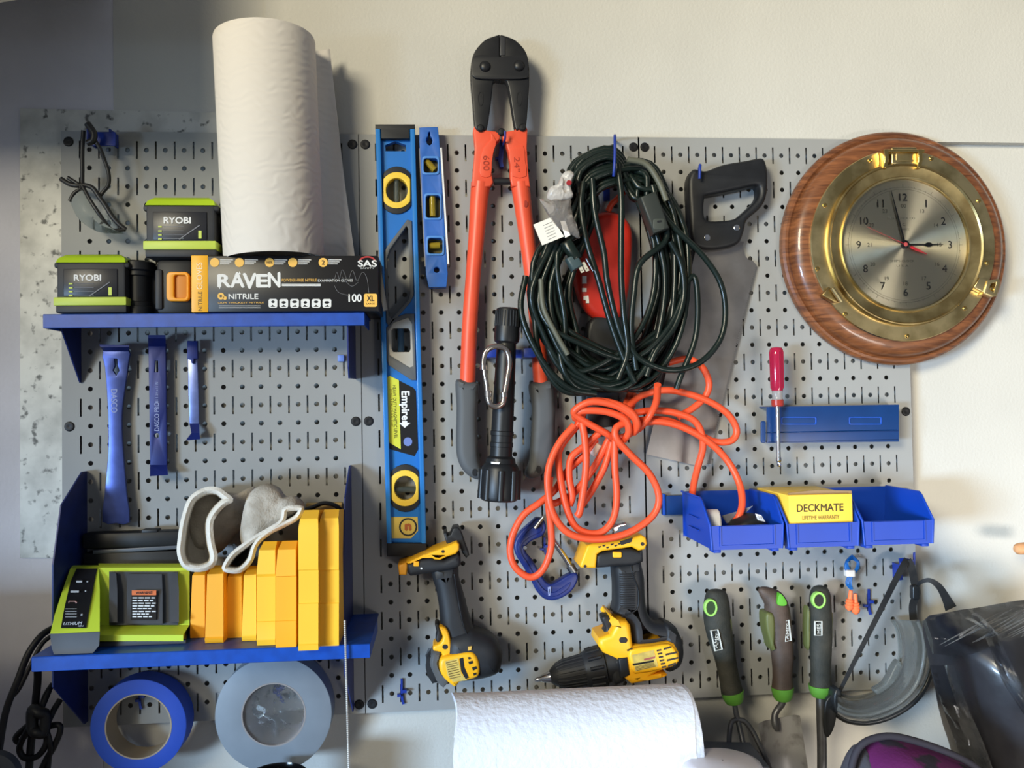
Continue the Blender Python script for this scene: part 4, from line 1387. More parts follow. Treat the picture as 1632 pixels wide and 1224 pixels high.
# ---------------------------------------------------------------- flashlight, its holder and the carabiner
t = thing('tool_holder', 'blue steel clip bracket gripping the black flashlight', 'holder', W(812, 572, .01))
box('holder_back', tuple(W(774, 571, .003) + Vector((0, -.001, 0))), tuple(W(850, 557, .003) + Vector((0, .0015, 0))), hookm, t)
for u_ in (783, 841):
    a_, b_ = W(u_ - 8, 571, .035), W(u_ + 10, 556, .035)
    box('holder_arm', (a_.x, -.052, a_.z), (b_.x, -.0045, b_.z), hookm, t, 0.001)
fl = mat('flashlight_black', (24, 25, 27), 0.42, var=0.1, vscale=40)
t = thing('flashlight', 'long black flashlight hanging head down before the bolt cutter', 'flashlight', W(795, 800, .06))
p0, p1 = W(810, 491, .064), W(795, 798, .064)
ax = p1 - p0
Ln = ax.length
k = Ln / 307.0
prof = [(0, 15), (2, 18.5), (5, 19.5), (48, 20.5), (54, 19.5), (57, 15.5), (70, 15.8), (180, 17.5), (196, 17.5), (197, 18.6), (203, 18.6), (204, 17.4), (214, 17.4), (215, 18.6), (221, 18.6), (222, 17.6), (236, 18), (240, 23), (247, 24), (250, 27), (256, 30), (300, 30.5), (305, 29), (307, 26), (303, 22), (302, 1)]
lathe('barrel', p0, ax, [(a * k, PX(.064, b)) for a, b in prof], fl, t, 40, close=False)
bm = NB()
axn = ax.normalized()
ea = axn.orthogonal().normalized()
eb = axn.cross(ea)
for j in range(26):
    th = 2 * PI * j / 26
    o_ = ea * math.cos(th) + eb * math.sin(th)
    add_tube(bm, [p0 + axn * (5 * k) + o_ * PX(.064, 19.3), p0 + axn * (30 * k) + o_ * PX(.064, 19.8)], .0011, 5, n=1)
finish('tail_knurling', bm, fl, t, 60)
bm = NB()
for j in range(8):
    th = 2 * PI * j / 8
    o_ = ea * math.cos(th) + eb * math.sin(th)
    add_tube(bm, [p0 + axn * (258 * k) + o_ * PX(.064, 28), p0 + axn * (304 * k) + o_ * PX(.064, 29)], .0048, 8, n=1)
finish('head_rib', bm, fl, t, 60)
plate('head_mark', [(783, 736), (797, 737), (795, 740), (783, 739)], .0858, .08, WHITE, t)
t = thing('carabiner', 'shiny metal carabiner hanging in front of the black flashlight', 'carabiner', W(790, 650, .085))
cb = mat('carabiner_metal', (205, 192, 182), 0.2, 1.0)
lp = [(770, 582), (772, 565), (780, 555), (794, 552), (807, 558), (812, 575), (809, 600), (804, 628), (801, 642), (792, 648), (782, 645), (778, 633), (777, 622)]
tube('frame', pxs([(p[0], p[1], .087) for p in lp]), .0040, cb, t, 10)
tube('gate', pxs([(771, 580, .087), (773, 598, .087), (776, 614, .087), (777, 626, .087)]), .0032, cb, t, 10)
for q in ((771, 586), (778, 628), (803.5, 630)):
    p_ = W(q[0], q[1], .087)
    lathe('collar', p_ - Vector((0, 0, .003)), (0, 0, 1), [(0, .0044), (.0005, .0049), (.0065, .0049), (.007, .0044)], cb, t, 16)

# ---------------------------------------------------------------- red corded tool behind the dark cord
t = thing('hand_tool', 'red corded hand tool with a black base, half hidden behind the dark green cord', 'tool', W(960, 610, .02))
redm = mat('red_plastic', (190, 42, 28), 0.42)
plate('tool_body', [rnd([(950, 340), (975, 335), (998, 345), (1010, 370), (1008, 420), (1003, 470), (990, 508), (965, 512), (940, 500), (922, 470), (916, 430), (922, 390), (935, 355)], 4)], .034, .006, redm, t, 0.012, res=5)
plate('tool_base', [rnd([(945, 506), (990, 504), (1004, 520), (1006, 580), (990, 612), (950, 612), (936, 590), (934, 540)], 3)], .032, .006, BLACK, t, 0.006)
bm = NB()
for a_ in ([(928, 440), (935, 440), (935, 452), (928, 452)], [(928, 459), (935, 459), (935, 465), (928, 465)], [(930, 472), (938, 471), (939, 483), (934, 483), (934, 478), (930, 478)]):
    add_plate(bm, [a_], .0345, .033)
finish('marking', bm, WHITE, t, 0)
tube('cable', pxs([(969, 337, .02), (975, 325, .022), (985, 316, .024), (996, 302, .026), (990, 292, .026)]), .0042, mat('red_cord', (222, 70, 36), 0.45), t, 8)
tube('cable', pxs([(945, 304, .02), (955, 294, .024), (965, 289, .026)]), .0046, redm, t, 8)
box('plug_block', tuple(W(934, 692, .036) + Vector((0, 0, 0))), tuple(W(986, 606, .030) + Vector((0, .03, 0))), BLACK, t, 0.004)
plate('block_sticker', [(952, 683), (975, 680), (976, 688), (952, 690)], .0372, .036, mat('sticker_grey', (150, 155, 165), 0.3), t)

# ---------------------------------------------------------------- dark green extension cord
gcord = mat('dark_green_cord', (18, 28, 24), 0.3, var=0.2, vscale=20)
t = thing('extension_cord', 'dark green extension cord coiled on a blue wire hook, with tag and plug', 'extension cord', W(980, 625, .05))
bm = NB()
rg = random.Random(11)
path = []
NL = 25
for i in range(NL):
    f = i / (NL - 1)
    lx = 836 + rg.uniform(0, 105) * (0.15 + 0.85 * ((i * 7) % NL) / NL)
    rx = 1098 - rg.uniform(0, 85) * (0.1 + 0.9 * ((i * 5) % NL) / NL)
    by = 622 - rg.uniform(0, 70) * ((i * 3) % NL) / NL
    ty = 234 + 60 * ((i * 11) % NL) / (NL - 1)
    dd = .046 + .040 * ((i * 4) % NL) / NL
    bx = 960 + rg.uniform(-35, 60)
    span = 1 - (ty - 234) / 120
    path += [(978, ty, dd + .004), (978 - 62 * span, ty + 14 + 10 * span, dd), (lx + 52, ty + 85 + rg.uniform(-12, 12), dd),
             (lx + 8, 430 + rg.uniform(-30, 40), dd + rg.uniform(-.006, .006)), (lx + 20, 520 + rg.uniform(-20, 20), dd), (lx * .55 + bx * .45, by - 28, dd + rg.uniform(-.006, .006)),
             (bx, by, dd), (rx * .6 + bx * .4, by - 38, dd + rg.uniform(-.006, .006)), (rx - 6, 500 + rg.uniform(-25, 20), dd), (rx - 2, 410 + rg.uniform(-30, 20), dd),
             (rx - 28, 320 + rg.uniform(-12, 12), dd), (978 + 58 * span, ty + 18 + 8 * span, dd)]
add_tube(bm, pxs(path), .0040, 8, n=4)
extra = [[(1040, 296, .088), (1052, 335, .092), (1082, 370, .092), (1118, 405, .09), (1148, 450, .088), (1156, 500, .086), (1146, 545, .086), (1112, 580, .086), (1065, 590, .088), (1020, 572, .09), (1000, 545, .09)],
         [(930, 290, .09), (926, 330, .092), (935, 385, .092), (955, 450, .092), (975, 520, .09), (1000, 585, .09), (1012, 610, .088)],
         [(944, 285, .092), (948, 340, .094), (962, 400, .094), (968, 450, .094), (985, 520, .092), (1005, 570, .09)],
         [(983, 262, .09), (990, 310, .094), (990, 380, .095), (990, 440, .095), (994, 500, .094), (1000, 560, .092), (985, 605, .09)],
         [(1062, 350, .088), (1060, 385, .09), (1020, 420, .092), (1010, 470, .092), (1006, 530, .09), (1014, 590, .088)],
         [(838, 440, .075), (830, 490, .078), (845, 540, .08), (875, 590, .08), (910, 620, .08), (950, 628, .078)],
         [(852, 500, .07), (858, 560, .07), (880, 605, .07), (905, 625, .07), (945, 626, .072)],
         [(1068, 385, .09), (1085, 420, .088), (1090, 470, .086), (1075, 520, .086), (1045, 560, .086), (1030, 600, .084)],
         [(1082, 470, .08), (1105, 440, .08), (1112, 480, .08), (1108, 540, .078), (1085, 600, .078), (1078, 620, .076)]]
for e in extra:
    add_tube(bm, pxs(e), .0042, 8, n=5)
finish('cable', bm, gcord, t, 70)
dusty = mat('dusty_cord', (92, 92, 78), 0.5)
bm = NB()
add_tube(bm, pxs([(1000, 254, .096), (1030, 262, .096), (1050, 290, .096), (1062, 320, .096)]), .0042, 8)
finish('dusty_strand', bm, dusty, t, 60)
tube('dusty_strand', pxs([(862, 445, .09), (866, 490, .092), (885, 530, .092), (905, 565, .09)]), .0036, dusty, t, 8)
# socket end, plug, tag and bag
def bar3(name, a, b, w, d, m, par, th=.02, bev=.003):
    """rounded block running from pixel a to pixel b, w pixels wide, front at depth d"""
    dx, dy = b[0] - a[0], b[1] - a[1]
    L_ = math.hypot(dx, dy)
    nx, ny = -dy / L_ * w / 2, dx / L_ * w / 2
    return plate(name, [(a[0] + nx, a[1] + ny), (b[0] + nx, b[1] + ny), (b[0] - nx, b[1] - ny), (a[0] - nx, a[1] - ny)], d, d - th, m, par, bev)


bar3('socket_end', (1033, 309), (1055, 368), 27, .106, mat('socket_dark', (44, 48, 44), 0.5), t, .024, .003)
plate('socket_face', rrect(1041, 348, 1060, 366, 4), .1066, .104, mat('socket_rim', (60, 64, 58), 0.55), t, .001)
plate('socket_slot', [(1047, 352), (1054, 351), (1055, 354), (1048, 355)], .107, .1055, BLACK, t)
bar3('plug_body', (903, 382), (922, 414), 18, .108, gcord, t, .02, .006)
bar3('plug_face', (911, 407), (922, 427), 19, .107, mat('plug_teal', (58, 74, 76), 0.5), t, .018, .003)
bm = NB()
for a_, b_ in (((923, 421), (929, 434)), ((929, 418), (937, 432))):
    dx, dy = b_[0] - a_[0], b_[1] - a_[1]
    add_plate(bm, [[(a_[0] - 2.6, a_[1] + 1), (a_[0] + 2.6, a_[1] - 1), (b_[0] + 2.6, b_[1] - 1), (b_[0] - 2.6, b_[1] + 1)], ell(b_[0] - dx * .25, b_[1] - dy * .25, 1.0, n=8)], .104, .1025)
finish('prongs', bm, mat('brass_prong', (236, 226, 200), 0.3, 0.5), t, 0)
tube('ground_pin', pxs([(934, 412, .102), (945, 432, .102)]), .0014, CHROME, t, 8, n=1)
plate('paper_tag', [(850, 358), (879, 346), (899, 377), (864, 391)], .1085, .108, mat('tag_white', (232, 226, 214), 0.7), t)
bm = NB()
for k_ in range(6):
    v_ = 356 + k_ * 4.5
    add_plate(bm, [[(866 + k_ * 1.6, v_ + 3), (880 + k_ * 1.4, v_ - 3), (880 + k_ * 1.4, v_ - 2), (866 + k_ * 1.6, v_ + 4)]], .1087, .1084)
finish('tag_lettering', bm, mat('tag_print', (130, 126, 120), 0.6), t, 0)
plate('tag_neck', [(893, 352), (901, 352), (909, 375), (901, 379)], .111, .1095, mat('tag_white2', (240, 236, 226), 0.7), t)
bagm = mat('clear_bag', (226, 218, 212), 0.12, trans=0.85, ior=1.15, bump=1.0, bscale=110)
pillow('clear_bag', [(860, 317), (872, 321), (886, 317), (898, 321), (909, 316), (910, 332), (915, 348), (920, 362), (924, 380), (914, 376), (902, 370), (888, 362), (876, 346), (866, 330)], .108, .116, bagm, t, nz=.004, ns=90)
pillow('clear_bag', [(872, 316), (876, 300), (888, 294), (896, 278), (906, 272), (915, 277), (911, 288), (909, 300), (913, 314), (900, 320), (884, 322)], .104, .113, mat('bag_white', (214, 208, 202), 0.25, trans=0.35, bump=0.8, bscale=120), t, nz=.004, ns=90)
plate('red_seal', ell(907, 291, 4.2, n=14), .1165, .114, mat('seal_red', (150, 24, 34), 0.5), t)
t = thing('wire_hook', 'blue wire loop hook over the top of the dark green cord', 'hook', W(980, 290, .05))
tube('wire', pxs([(980, 225, .001), (980, 218, .03), (980, 216, .085), (980, 222, .100), (980, 245, .103), (979, 268, .103), (978, 281, .099)]), .0020, hookm, t, 8)
plate('hook_plate', [(962, 285), (972, 285), (972, 320), (962, 320)], .004, .0008, hookm, t, .0006)

# ---------------------------------------------------------------- orange extension cord
t = thing('extension_cord', 'orange extension cord knotted in loops below the dark green coil', 'extension cord', W(930, 860, .05))
strands = [
    # wrap around the black block
    [(1005, 690, .05), (985, 700, .06), (965, 690, .07), (920, 664, .075), (918, 652, .08), (945, 640, .085), (985, 648, .085), (1012, 668, .08), (1008, 688, .07), (985, 700, .055)],
    [(930, 660, .06), (922, 655, .07), (940, 640, .08), (975, 642, .084), (1005, 656, .084), (1016, 676, .08), (1010, 690, .07)],
    [(925, 672, .06), (916, 664, .07), (928, 655, .078), (965, 656, .082), (995, 668, .082), (1002, 688, .078), (994, 702, .07)],
    # big right-hand loop down to the drill
    [(1000, 672, .075), (982, 682, .08), (983, 700, .082), (1005, 725, .08), (1035, 755, .078), (1050, 790, .078), (1042, 820, .078), (1010, 845, .08), (970, 858, .082), (930, 858, .084), (900, 845, .084), (880, 815, .082), (873, 775, .08), (876, 740, .078), (892, 705, .075), (915, 678, .072)],
    # strand falling around the clamp
    [(925, 672, .066), (895, 710, .062), (890, 735, .064), (896, 780, .066), (905, 815, .068), (918, 840, .07), (940, 850, .072), (962, 846, .072), (978, 825, .072), (983, 790, .07), (980, 745, .068), (980, 700, .066)],
    [(926, 668, .07), (932, 700, .074), (934, 740, .074), (930, 780, .074), (924, 815, .074), (920, 822, .072)],
    [(955, 690, .06), (930, 712, .058), (910, 730, .058), (907, 760, .06), (912, 790, .062), (908, 805, .06)],
    [(950, 700, .05), (935, 722, .05), (905, 750, .05), (885, 780, .052), (862, 800, .055), (835, 820, .056), (818, 850, .056), (813, 880, .056), (822, 905, .058), (845, 920, .06), (865, 908, .062), (878, 875, .064), (878, 840, .066), (874, 800, .068), (876, 760, .07)],
    [(970, 700, .052), (955, 730, .05), (940, 755, .05), (915, 785, .052), (890, 800, .054), (878, 803, .054)],
    [(975, 705, .054), (965, 740, .054), (950, 770, .054), (938, 790, .056), (925, 808, .058)],
    # loops to the right over the saw
    [(1000, 648, .055), (1020, 632, .05), (1055, 622, .05), (1090, 626, .05), (1130, 640, .05), (1160, 660, .05), (1174, 685, .05), (1166, 702, .05), (1140, 704, .048), (1110, 690, .046), (1070, 672, .048), (1040, 668, .052), (1010, 672, .058)],
    [(1005, 660, .06), (1030, 655, .058), (1060, 655, .056), (1090, 662, .054), (1108, 672, .054), (1118, 690, .054), (1120, 715, .050), (1112, 745, .042), (1105, 775, .030), (1102, 802, .024)],
    [(1015, 676, .06), (1050, 672, .058), (1090, 682, .056), (1130, 705, .056), (1160, 735, .06), (1178, 770, .07), (1183, 800, .082), (1178, 822, .088), (1166, 838, .085)],
    [(1048, 613, .098), (1046, 640, .080), (1036, 662, .068), (1022, 680, .066), (1008, 690, .06)],
    [(1065, 578, .034), (1095, 572, .034), (1118, 584, .048), (1130, 610, .046), (1124, 632, .044), (1105, 650, .044), (1080, 665, .046)],
    [(990, 668, .05), (996, 648, .05), (1003, 632, .034), (1008, 622, .03)],
    [(1000, 668, .052), (1006, 648, .046), (1013, 630, .034)]]
bm = NB()
for s_ in strands:
    add_tube(bm, pxs(s_), .0049, 10, n=5)
finish('cable', bm, ORANGE, t, 70)
bar3('white_band', (944, 725), (956, 708), 11, .056, mat('band_white', (206, 192, 178), 0.6), t, .011, .004)

# ---------------------------------------------------------------- C-clamp
t = thing('c_clamp', 'dark blue C-clamp hanging tilted inside an orange cord loop', 'clamp', W(885, 955, .02))
plate('frame', [rnd([(848, 832), (855, 826), (866, 828), (871, 842), (864, 855), (848, 862), (838, 872), (838, 880), (848, 892), (858, 908), (868, 924), (878, 931), (890, 926), (905, 917), (918, 913), (922, 922), (915, 938), (902, 950), (885, 957), (868, 955), (855, 942), (845, 922), (833, 902), (822, 884), (820, 865), (830, 848)], 3)], .030, .012, NAVY, t, .003)
plate('frame_rib', [rnd([(850, 840), (860, 834), (864, 846), (845, 856), (832, 868), (832, 882), (843, 900), (856, 924), (868, 940), (884, 944), (900, 934), (910, 928), (904, 940), (884, 951), (868, 949), (856, 936), (843, 912), (828, 884), (827, 866), (838, 850)], 3)], .0315, .028, NAVY, t, .001)
tube('screw_rod', pxs([(881, 860), (900, 888), (914, 910)], .021), .0040, CHROME, t, 12, n=1)
tube('screw_tip', pxs([(908, 901), (915, 912)], .021), .0062, STEEL, t, 14, n=1)
tube('tommy_bar', pxs([(866, 824), (852, 842)], .036), .0025, STEEL, t, 8, n=1)
plate('fixed_pad', ell(837, 873, 3, n=10), .0335, .03, CHROME, t)
plate('stamp_mark', [[(873, 936), (878, 935), (877, 949), (874, 950)], [(875, 939), (876.5, 938.5), (876, 946), (875, 946.5)]], .0322, .030, mat('clamp_print', (140, 150, 190), 0.5), t)
small_hook(868, 872, 'small blue hook inside the jaw of the C-clamp', 0.7)
# ---------------------------------------------------------------- ship clock
t = thing('wall_clock', 'round porthole clock in brass and turned wood, hanging over the board corner', 'clock', (1.187, 0.0, -0.312))
CX, CZ = 1.187, -0.1395
AX = (0, -1, 0)
C0 = Vector((CX, 0, CZ))
wood = mat('oak_wood', (150, 84, 48), 0.38, coat=0.3)
nt = wood.node_tree
b_ = nt.nodes['Principled BSDF']
tc = nt.nodes.new('ShaderNodeTexCoord')
mp = nt.nodes.new('ShaderNodeMapping')
mp.inputs['Scale'].default_value = (9, 9, 60)
mp.inputs['Rotation'].default_value = (0, 0.12, 0)
wv = nt.nodes.new('ShaderNodeTexNoise')
wv.inputs['Scale'].default_value = 3.2
wv.inputs['Detail'].default_value = 7
wv.inputs['Distortion'].default_value = 0.8
cr = nt.nodes.new('ShaderNodeValToRGB')
cr.color_ramp.elements[0].position = 0.32
cr.color_ramp.elements[0].color = (lin(84), lin(48), lin(28), 1)
cr.color_ramp.elements[1].position = 0.66
cr.color_ramp.elements[1].color = (lin(134), lin(82), lin(48), 1)
nt.links.new(tc.outputs['Object'], mp.inputs['Vector'])
nt.links.new(mp.outputs['Vector'], wv.inputs['Vector'])
nt.links.new(wv.outputs['Fac'], cr.inputs['Fac'])
nt.links.new(cr.outputs['Color'], b_.inputs['Base Color'])
brass = mat('aged_brass', (226, 204, 150), 0.32, 1.0, rgb2=(170, 150, 102), vscale=22, contrast=(0.4, 0.62), detail=6)
brassd = mat('darker_brass', (158, 136, 90), 0.36, 1.0, rgb2=(206, 184, 130), vscale=26, contrast=(0.4, 0.65), detail=6)  # darker brass than the flange, mottled at random
brights = mat('bright_brass', (214, 182, 112), 0.18, 1.0)
bm = NB()
prof = [(0.0, .10), (0.0, .170), (.003, .1725), (.009, .1735), (.0135, .1722), (.0165, .1690), (.0170, .1655), (.0155, .1632), (.0150, .1622), (.0195, .1612), (.0250, .1585), (.0290, .1535), (.0312, .1475), (.0322, .139), (.0322, .10)]
add_ring(bm, C0, AX, prof, 96)
finish('wood_ring', bm, wood, t, 30)
bm = NB()
add_ring(bm, C0, AX, [(.0322, .1385), (.0355, .1395), (.0368, .1385), (.0372, .1195), (.0372, .105), (.0322, .105)], 96)
finish('brass_flange', bm, brass, t, 30)
bm = NB()
add_ring(bm, C0, AX, [(.0372, .1185), (.0435, .1180), (.0460, .1165), (.0462, .1150), (.0440, .1130), (.0420, .1050), (.0410, .0985), (.0425, .0965), (.0418, .0945), (.0372, .0945)], 96)
finish('bezel_ring', bm, brassd, t, 30)
bm = NB()
add_ring(bm, C0, AX, [(.0415, .0985), (.0440, .0972), (.0436, .0950), (.0400, .0945), (.0400, .0985)], 96)
finish('glass_rim', bm, brass, t, 30)
# dial: circular brushed metal
dial = mat('brushed_dial', (206, 198, 172), 0.46, 1.0)
nt = dial.node_tree
b_ = nt.nodes['Principled BSDF']
b_.inputs['Anisotropic'].default_value = 0.97
tg = nt.nodes.new('ShaderNodeTangent')
tg.direction_type = 'RADIAL'
tg.axis = 'Y'
nt.links.new(tg.outputs['Tangent'], b_.inputs['Tangent'])
b_.inputs['Anisotropic Rotation'].default_value = 0.25
bm = NB()
add_lathe(bm, C0, AX, [(.030, .0955), (.0375, .0955), (.0376, .090), (.0376, .06), (.0376, .03), (.0376, .0001)], 96)
finish('dial', bm, dial, t, 30)
dk = mat('dial_print', (44, 42, 36), 0.5)
DD = .0379


def cpx(r, hour):
    a = 2 * PI * hour / 12
    p = Vector((CX + r * math.sin(a), -DD, CZ + r * math.cos(a)))
    q = RM.transposed() @ (p - CAMP)
    return (816 + FPX * q.x / q.y, 612 - FPX * q.z / q.y)


bm = NB()
for h in range(1, 13):
    u_, v_ = cpx(.069, h)
    add_text(bm, str(h), u_, v_, DD, h=12.5, bold=0.012)
finish('hour_numerals', bm, dk, t, 0)
bm = NB()
for h, s_ in ((1, '13'), (2, '14'), (3, '15'), (4, '16'), (5, '17'), (6, '18'), (7, '19'), (8, '20'), (9, '21'), (10, '22'), (11, '23'), (12, '00')):
    u_, v_ = cpx(.0565 if h not in (3, 9) else .053, h)
    add_text(bm, s_, u_, v_, DD, h=6.5, bold=0.004)
finish('inner_numerals', bm, mat('dial_print_light', (74, 71, 60), 0.5), t, 0)
u_, v_ = cpx(.0385, 12)
texts('dial_lettering', [('BELL CLOCK CO', u_ - 4, v_, DD, dict(w=48, h=3.6)), ('C', u_, v_ + 10, DD, dict(h=5)), ('QUARTZ', u_, v_ + 18, DD, dict(w=20, h=3.6)),
                         ("SHIP'S CLOCK", u_ - 2, v_ + 68, DD, dict(w=42, h=3.6)), ('U S A', u_ - 2, v_ + 76, DD, dict(w=21, h=3.2))], mat('dial_print_faint', (84, 80, 68), 0.5), t)
bm = NB()
for k_ in range(60):
    a_ = 2 * PI * k_ / 60
    r0, r1 = (.083, .0885) if k_ % 5 == 0 else (.084, .0855)
    add_tube(bm, [C0 + Vector((r0 * math.sin(a_), -DD, r0 * math.cos(a_))), C0 + Vector((r1 * math.sin(a_), -DD, r1 * math.cos(a_)))], .00022, 4, n=1)
for r0 in (.0838, .0806):
    add_tube(bm, [C0 + Vector((r0 * math.sin(2 * PI * k_ / 96), -DD + .0001, r0 * math.cos(2 * PI * k_ / 96))) for k_ in range(96)], .00016, 4, cyclic=True, n=1)
finish('minute_track', bm, MATS['dial_print_faint'], t, 0)


def hand(name, ang, ln, tail, w, m, dep, spade=None):
    a_ = math.radians(ang)
    dx, dz = math.sin(a_), math.cos(a_)
    nx, nz_ = dz, -dx
    lp = [(-tail, w), (ln * .5, w * .8), (ln, w * .25), (ln, -w * .25), (ln * .5, -w * .8), (-tail, -w)]
    loops = [[(CX + p * dx + q * nx, CZ + p * dz + q * nz_) for p, q in lp]]
    bm = NB()
    add_plate_m(bm, loops, dep + .0007, dep)
    if spade:
        c_ = (CX + spade * dx, CZ + spade * dz)
        add_plate_m(bm, [[(c_[0] + (5.5 * math.cos(2 * PI * k_ / 14)) * .001 * dx + 3.3 * math.sin(2 * PI * k_ / 14) * .001 * nx, c_[1] + 5.5 * math.cos(2 * PI * k_ / 14) * .001 * dz + 3.3 * math.sin(2 * PI * k_ / 14) * .001 * nz_) for k_ in range(14)]], dep + .0008, dep)
    return finish(name, bm, m, t, 0)


hb = mat('hand_black', (20, 19, 18), 0.4)
hr = mat('hand_red', (178, 34, 44), 0.4)
hand('hour_hand', 90, .058, .004, .0013, hb, .0386, .036)
hand('minute_hand', -13.5, .080, .004, .0013, hb, .0394)
hand('second_hand_tail', 114, .0345, -.008, .0022, hr, .0402)
hand('second_hand', 294, .062, .0, .0004, hr, .0402)
lathe('hand_boss', C0 - Vector((0, .038, 0)), AX, [(0, .0062), (.0022, .0062), (.0028, .005), (.003, .0001)], hb, t, 24)
lathe('boss_cap', C0 - Vector((0, .041, 0)), AX, [(0, .003), (.001, .0028), (.0014, .0001)], mat('cap_red', (168, 70, 68), 0.4), t, 16)
for u_, v_ in ((1386.5, 255.5), (1484.5, 252.5), (1314.5, 327), (1303, 428.5), (1347.5, 500.5), (1446, 535.5), (1538, 491.5), (1573.5, 419), (1560, 320)):
    c_ = W(u_, v_, .0372)
    lathe('rivet', c_, AX, [(-.001, .0032), (.0008, .0031), (.0018, .0022), (.0022, .0003)], brights, t, 14)
# hinge on top
for u_ in (1413, 1467):
    plate('hinge_ear', [(u_ - 4, 238), (u_ + 3.5, 237), (u_ + 4.5, 254), (u_ + 1, 268), (u_ - 5, 267), (u_ - 3, 254)], .052, .037, brights, t, .0012)
plate('hinge_knuckle', rrect(1421, 234, 1462, 262, 3), .046, .037, brass, t, .002)
tube('hinge_pin', pxs([(1408, 241), (1472, 241)], .049), .0026, brights, t, 12, n=1)
plate('hinge_recess', rrect(1428, 240, 1459, 257, 3), .0468, .0455, brassd, t, .0008)
# right swing bolt
plate('latch_lug', [(1552, 458), (1562, 442), (1576, 448), (1568, 466)], .048, .037, brass, t, .0015)
plate('latch_nut', [[(1568, 468), (1574, 447), (1592, 444), (1595, 450), (1589, 471), (1583, 473)], [(1577, 460), (1580, 452), (1588, 450), (1584, 466)]], .050, .037, brass, t, .0012)
tube('latch_bolt', pxs([(1560, 455), (1586, 462)], .045), .0030, brights, t, 10, n=1)
# left latch
plate('latch_lug', [(1310, 470), (1322, 457), (1335, 468), (1340, 482), (1330, 482)], .048, .037, brassd, t, .0015)
tube('latch_bolt', pxs([(1326, 459), (1341, 481)], .053), .0032, brass, t, 10, n=1)
lathe('glass', C0 - Vector((0, .0412, 0)), AX, [(0, .0955), (.0006, .0955)], mat('clock_glass', (250, 250, 250), 0.02, trans=1.0, ior=1.12, spec=0.4), t, 64)

# ---------------------------------------------------------------- hand saw
t = thing('hand_saw', 'hand saw with black handle hanging by its handle, grey blade behind the cords', 'saw', W(1100, 745, .008))
sawb = mat('saw_blade', (148, 144, 142), 0.36, metal=0.75, rgb2=(112, 108, 106), vscale=14, contrast=(0.35, 0.7), detail=6)
tooth = []
n_t = 90
for k_ in range(n_t + 1):
    f = k_ / n_t
    u_, v_ = 1204 + (1126 - 1204) * f, 421 + (738 - 421) * f
    tooth.append((u_, v_))
    tooth.append((u_ + (1126 - 1204) * .5 / n_t + 2.0, v_ + 317 * .5 / n_t + .6))
plate('blade', [[(1112, 385), (1186, 385), (1183, 393), (1185, 405), (1193, 414), (1200, 416)] + tooth + [(1120, 742), (1110, 742), (1030, 724)]], .0085, .0074, sawb, t, trace=.008)
plate('handle', [rnd([(1098, 300), (1099, 282), (1106, 269), (1116, 270), (1128, 271), (1155, 261), (1190, 255), (1210, 251), (1219, 253), (1224, 268), (1225, 290), (1222, 315), (1212, 332), (1192, 350), (1187, 368), (1180, 385), (1165, 393), (1135, 398), (1112, 394), (1102, 380), (1100, 340)], 3),
                 rnd([(1124, 316), (1128, 311), (1150, 307), (1178, 301), (1205, 295), (1211, 300), (1210, 312), (1203, 322), (1186, 338), (1172, 348), (1150, 351), (1127, 350), (1123, 335)], 3)], .030, .0015, BLACK, t, .006, res=3)
for u_, v_ in ((1127, 379), (1174, 363)):
    c_ = W(u_, v_, .030)
    lathe('handle_screw', c_, AX, [(-.001, .0046), (.0008, .0045), (.0014, .0036), (.0009, .0004)], CHROME, t, 16)
t = thing('wire_hook', 'blue wire hook over the top corner of the black saw handle', 'hook', W(1116, 285, .02))
tube('wire', pxs([(1113, 276, .001), (1115, 266, .02), (1116, 263, .034), (1115.5, 268, .039), (1115, 285, .039)]), .0021, hookm, t, 8)

# ---------------------------------------------------------------- screwdriver and its blue holder
t = thing('tool_rack', 'narrow blue steel rack with two embossed slots, holding the red screwdriver', 'rack', W(1325, 705, .0))
plate('rack_face', [(1222, 649), (1433, 645), (1433, 704), (1222, 706)], .029, .027, mat('rack_blue', (12, 54, 108), 0.36, var=.06), t, .0006)
box('rack_fold', tuple(W(1222, 690, .033) + Vector((0, 0, 0))), tuple(W(1433, 686.5, .033) + Vector((0, .006, 0))), MATS['rack_blue'], t, .0005)
box('rack_top', tuple(W(1222, 650, .029)), (W(1433, 648, .029).x, -.0005, W(1330, 646.5, .029).z), MATS['rack_blue'], t)
box('rack_base', tuple(W(1224, 705, .029)), (W(1433, 704, .029).x, -.0005, W(1330, 702, .029).z), MATS['rack_blue'], t)
plate('rack_tab', rrect(1213, 671, 1221, 706, 3), .034, .031, MATS['rack_blue'], t, .001)
for a_, b2 in ((1245, 1302), (1353, 1406)):
    plate('embossed_slot', [rrect(a_, 664, b2, 677, 3), rrect(a_ + 2.5, 666, b2 - 2.5, 675, 2)], .0298, .028, BLUE, t, .0005)
t = thing('screwdriver', 'screwdriver with clear red handle standing in the blue rack, tip down', 'screwdriver', W(1241, 745, .04))
p0, p1 = W(1237, 553, .042), W(1241.5, 744, .042)
ax = p1 - p0
k = ax.length / 191
redc = mat('clear_red', (196, 40, 78), 0.12, trans=0.45, ior=1.3, coat=0.5)
lathe('handle', p0, ax, [(0, PX(.042, 4)), (1.5 * k, PX(.042, 9)), (5 * k, PX(.042, 11)), (12 * k, PX(.042, 11.5)), (62 * k, PX(.042, 11)), (70 * k, PX(.042, 9))], redc, t, 24)
bm = NB()
axn = ax.normalized()
ea, eb = axn.orthogonal().normalized(), axn.cross(axn.orthogonal().normalized())
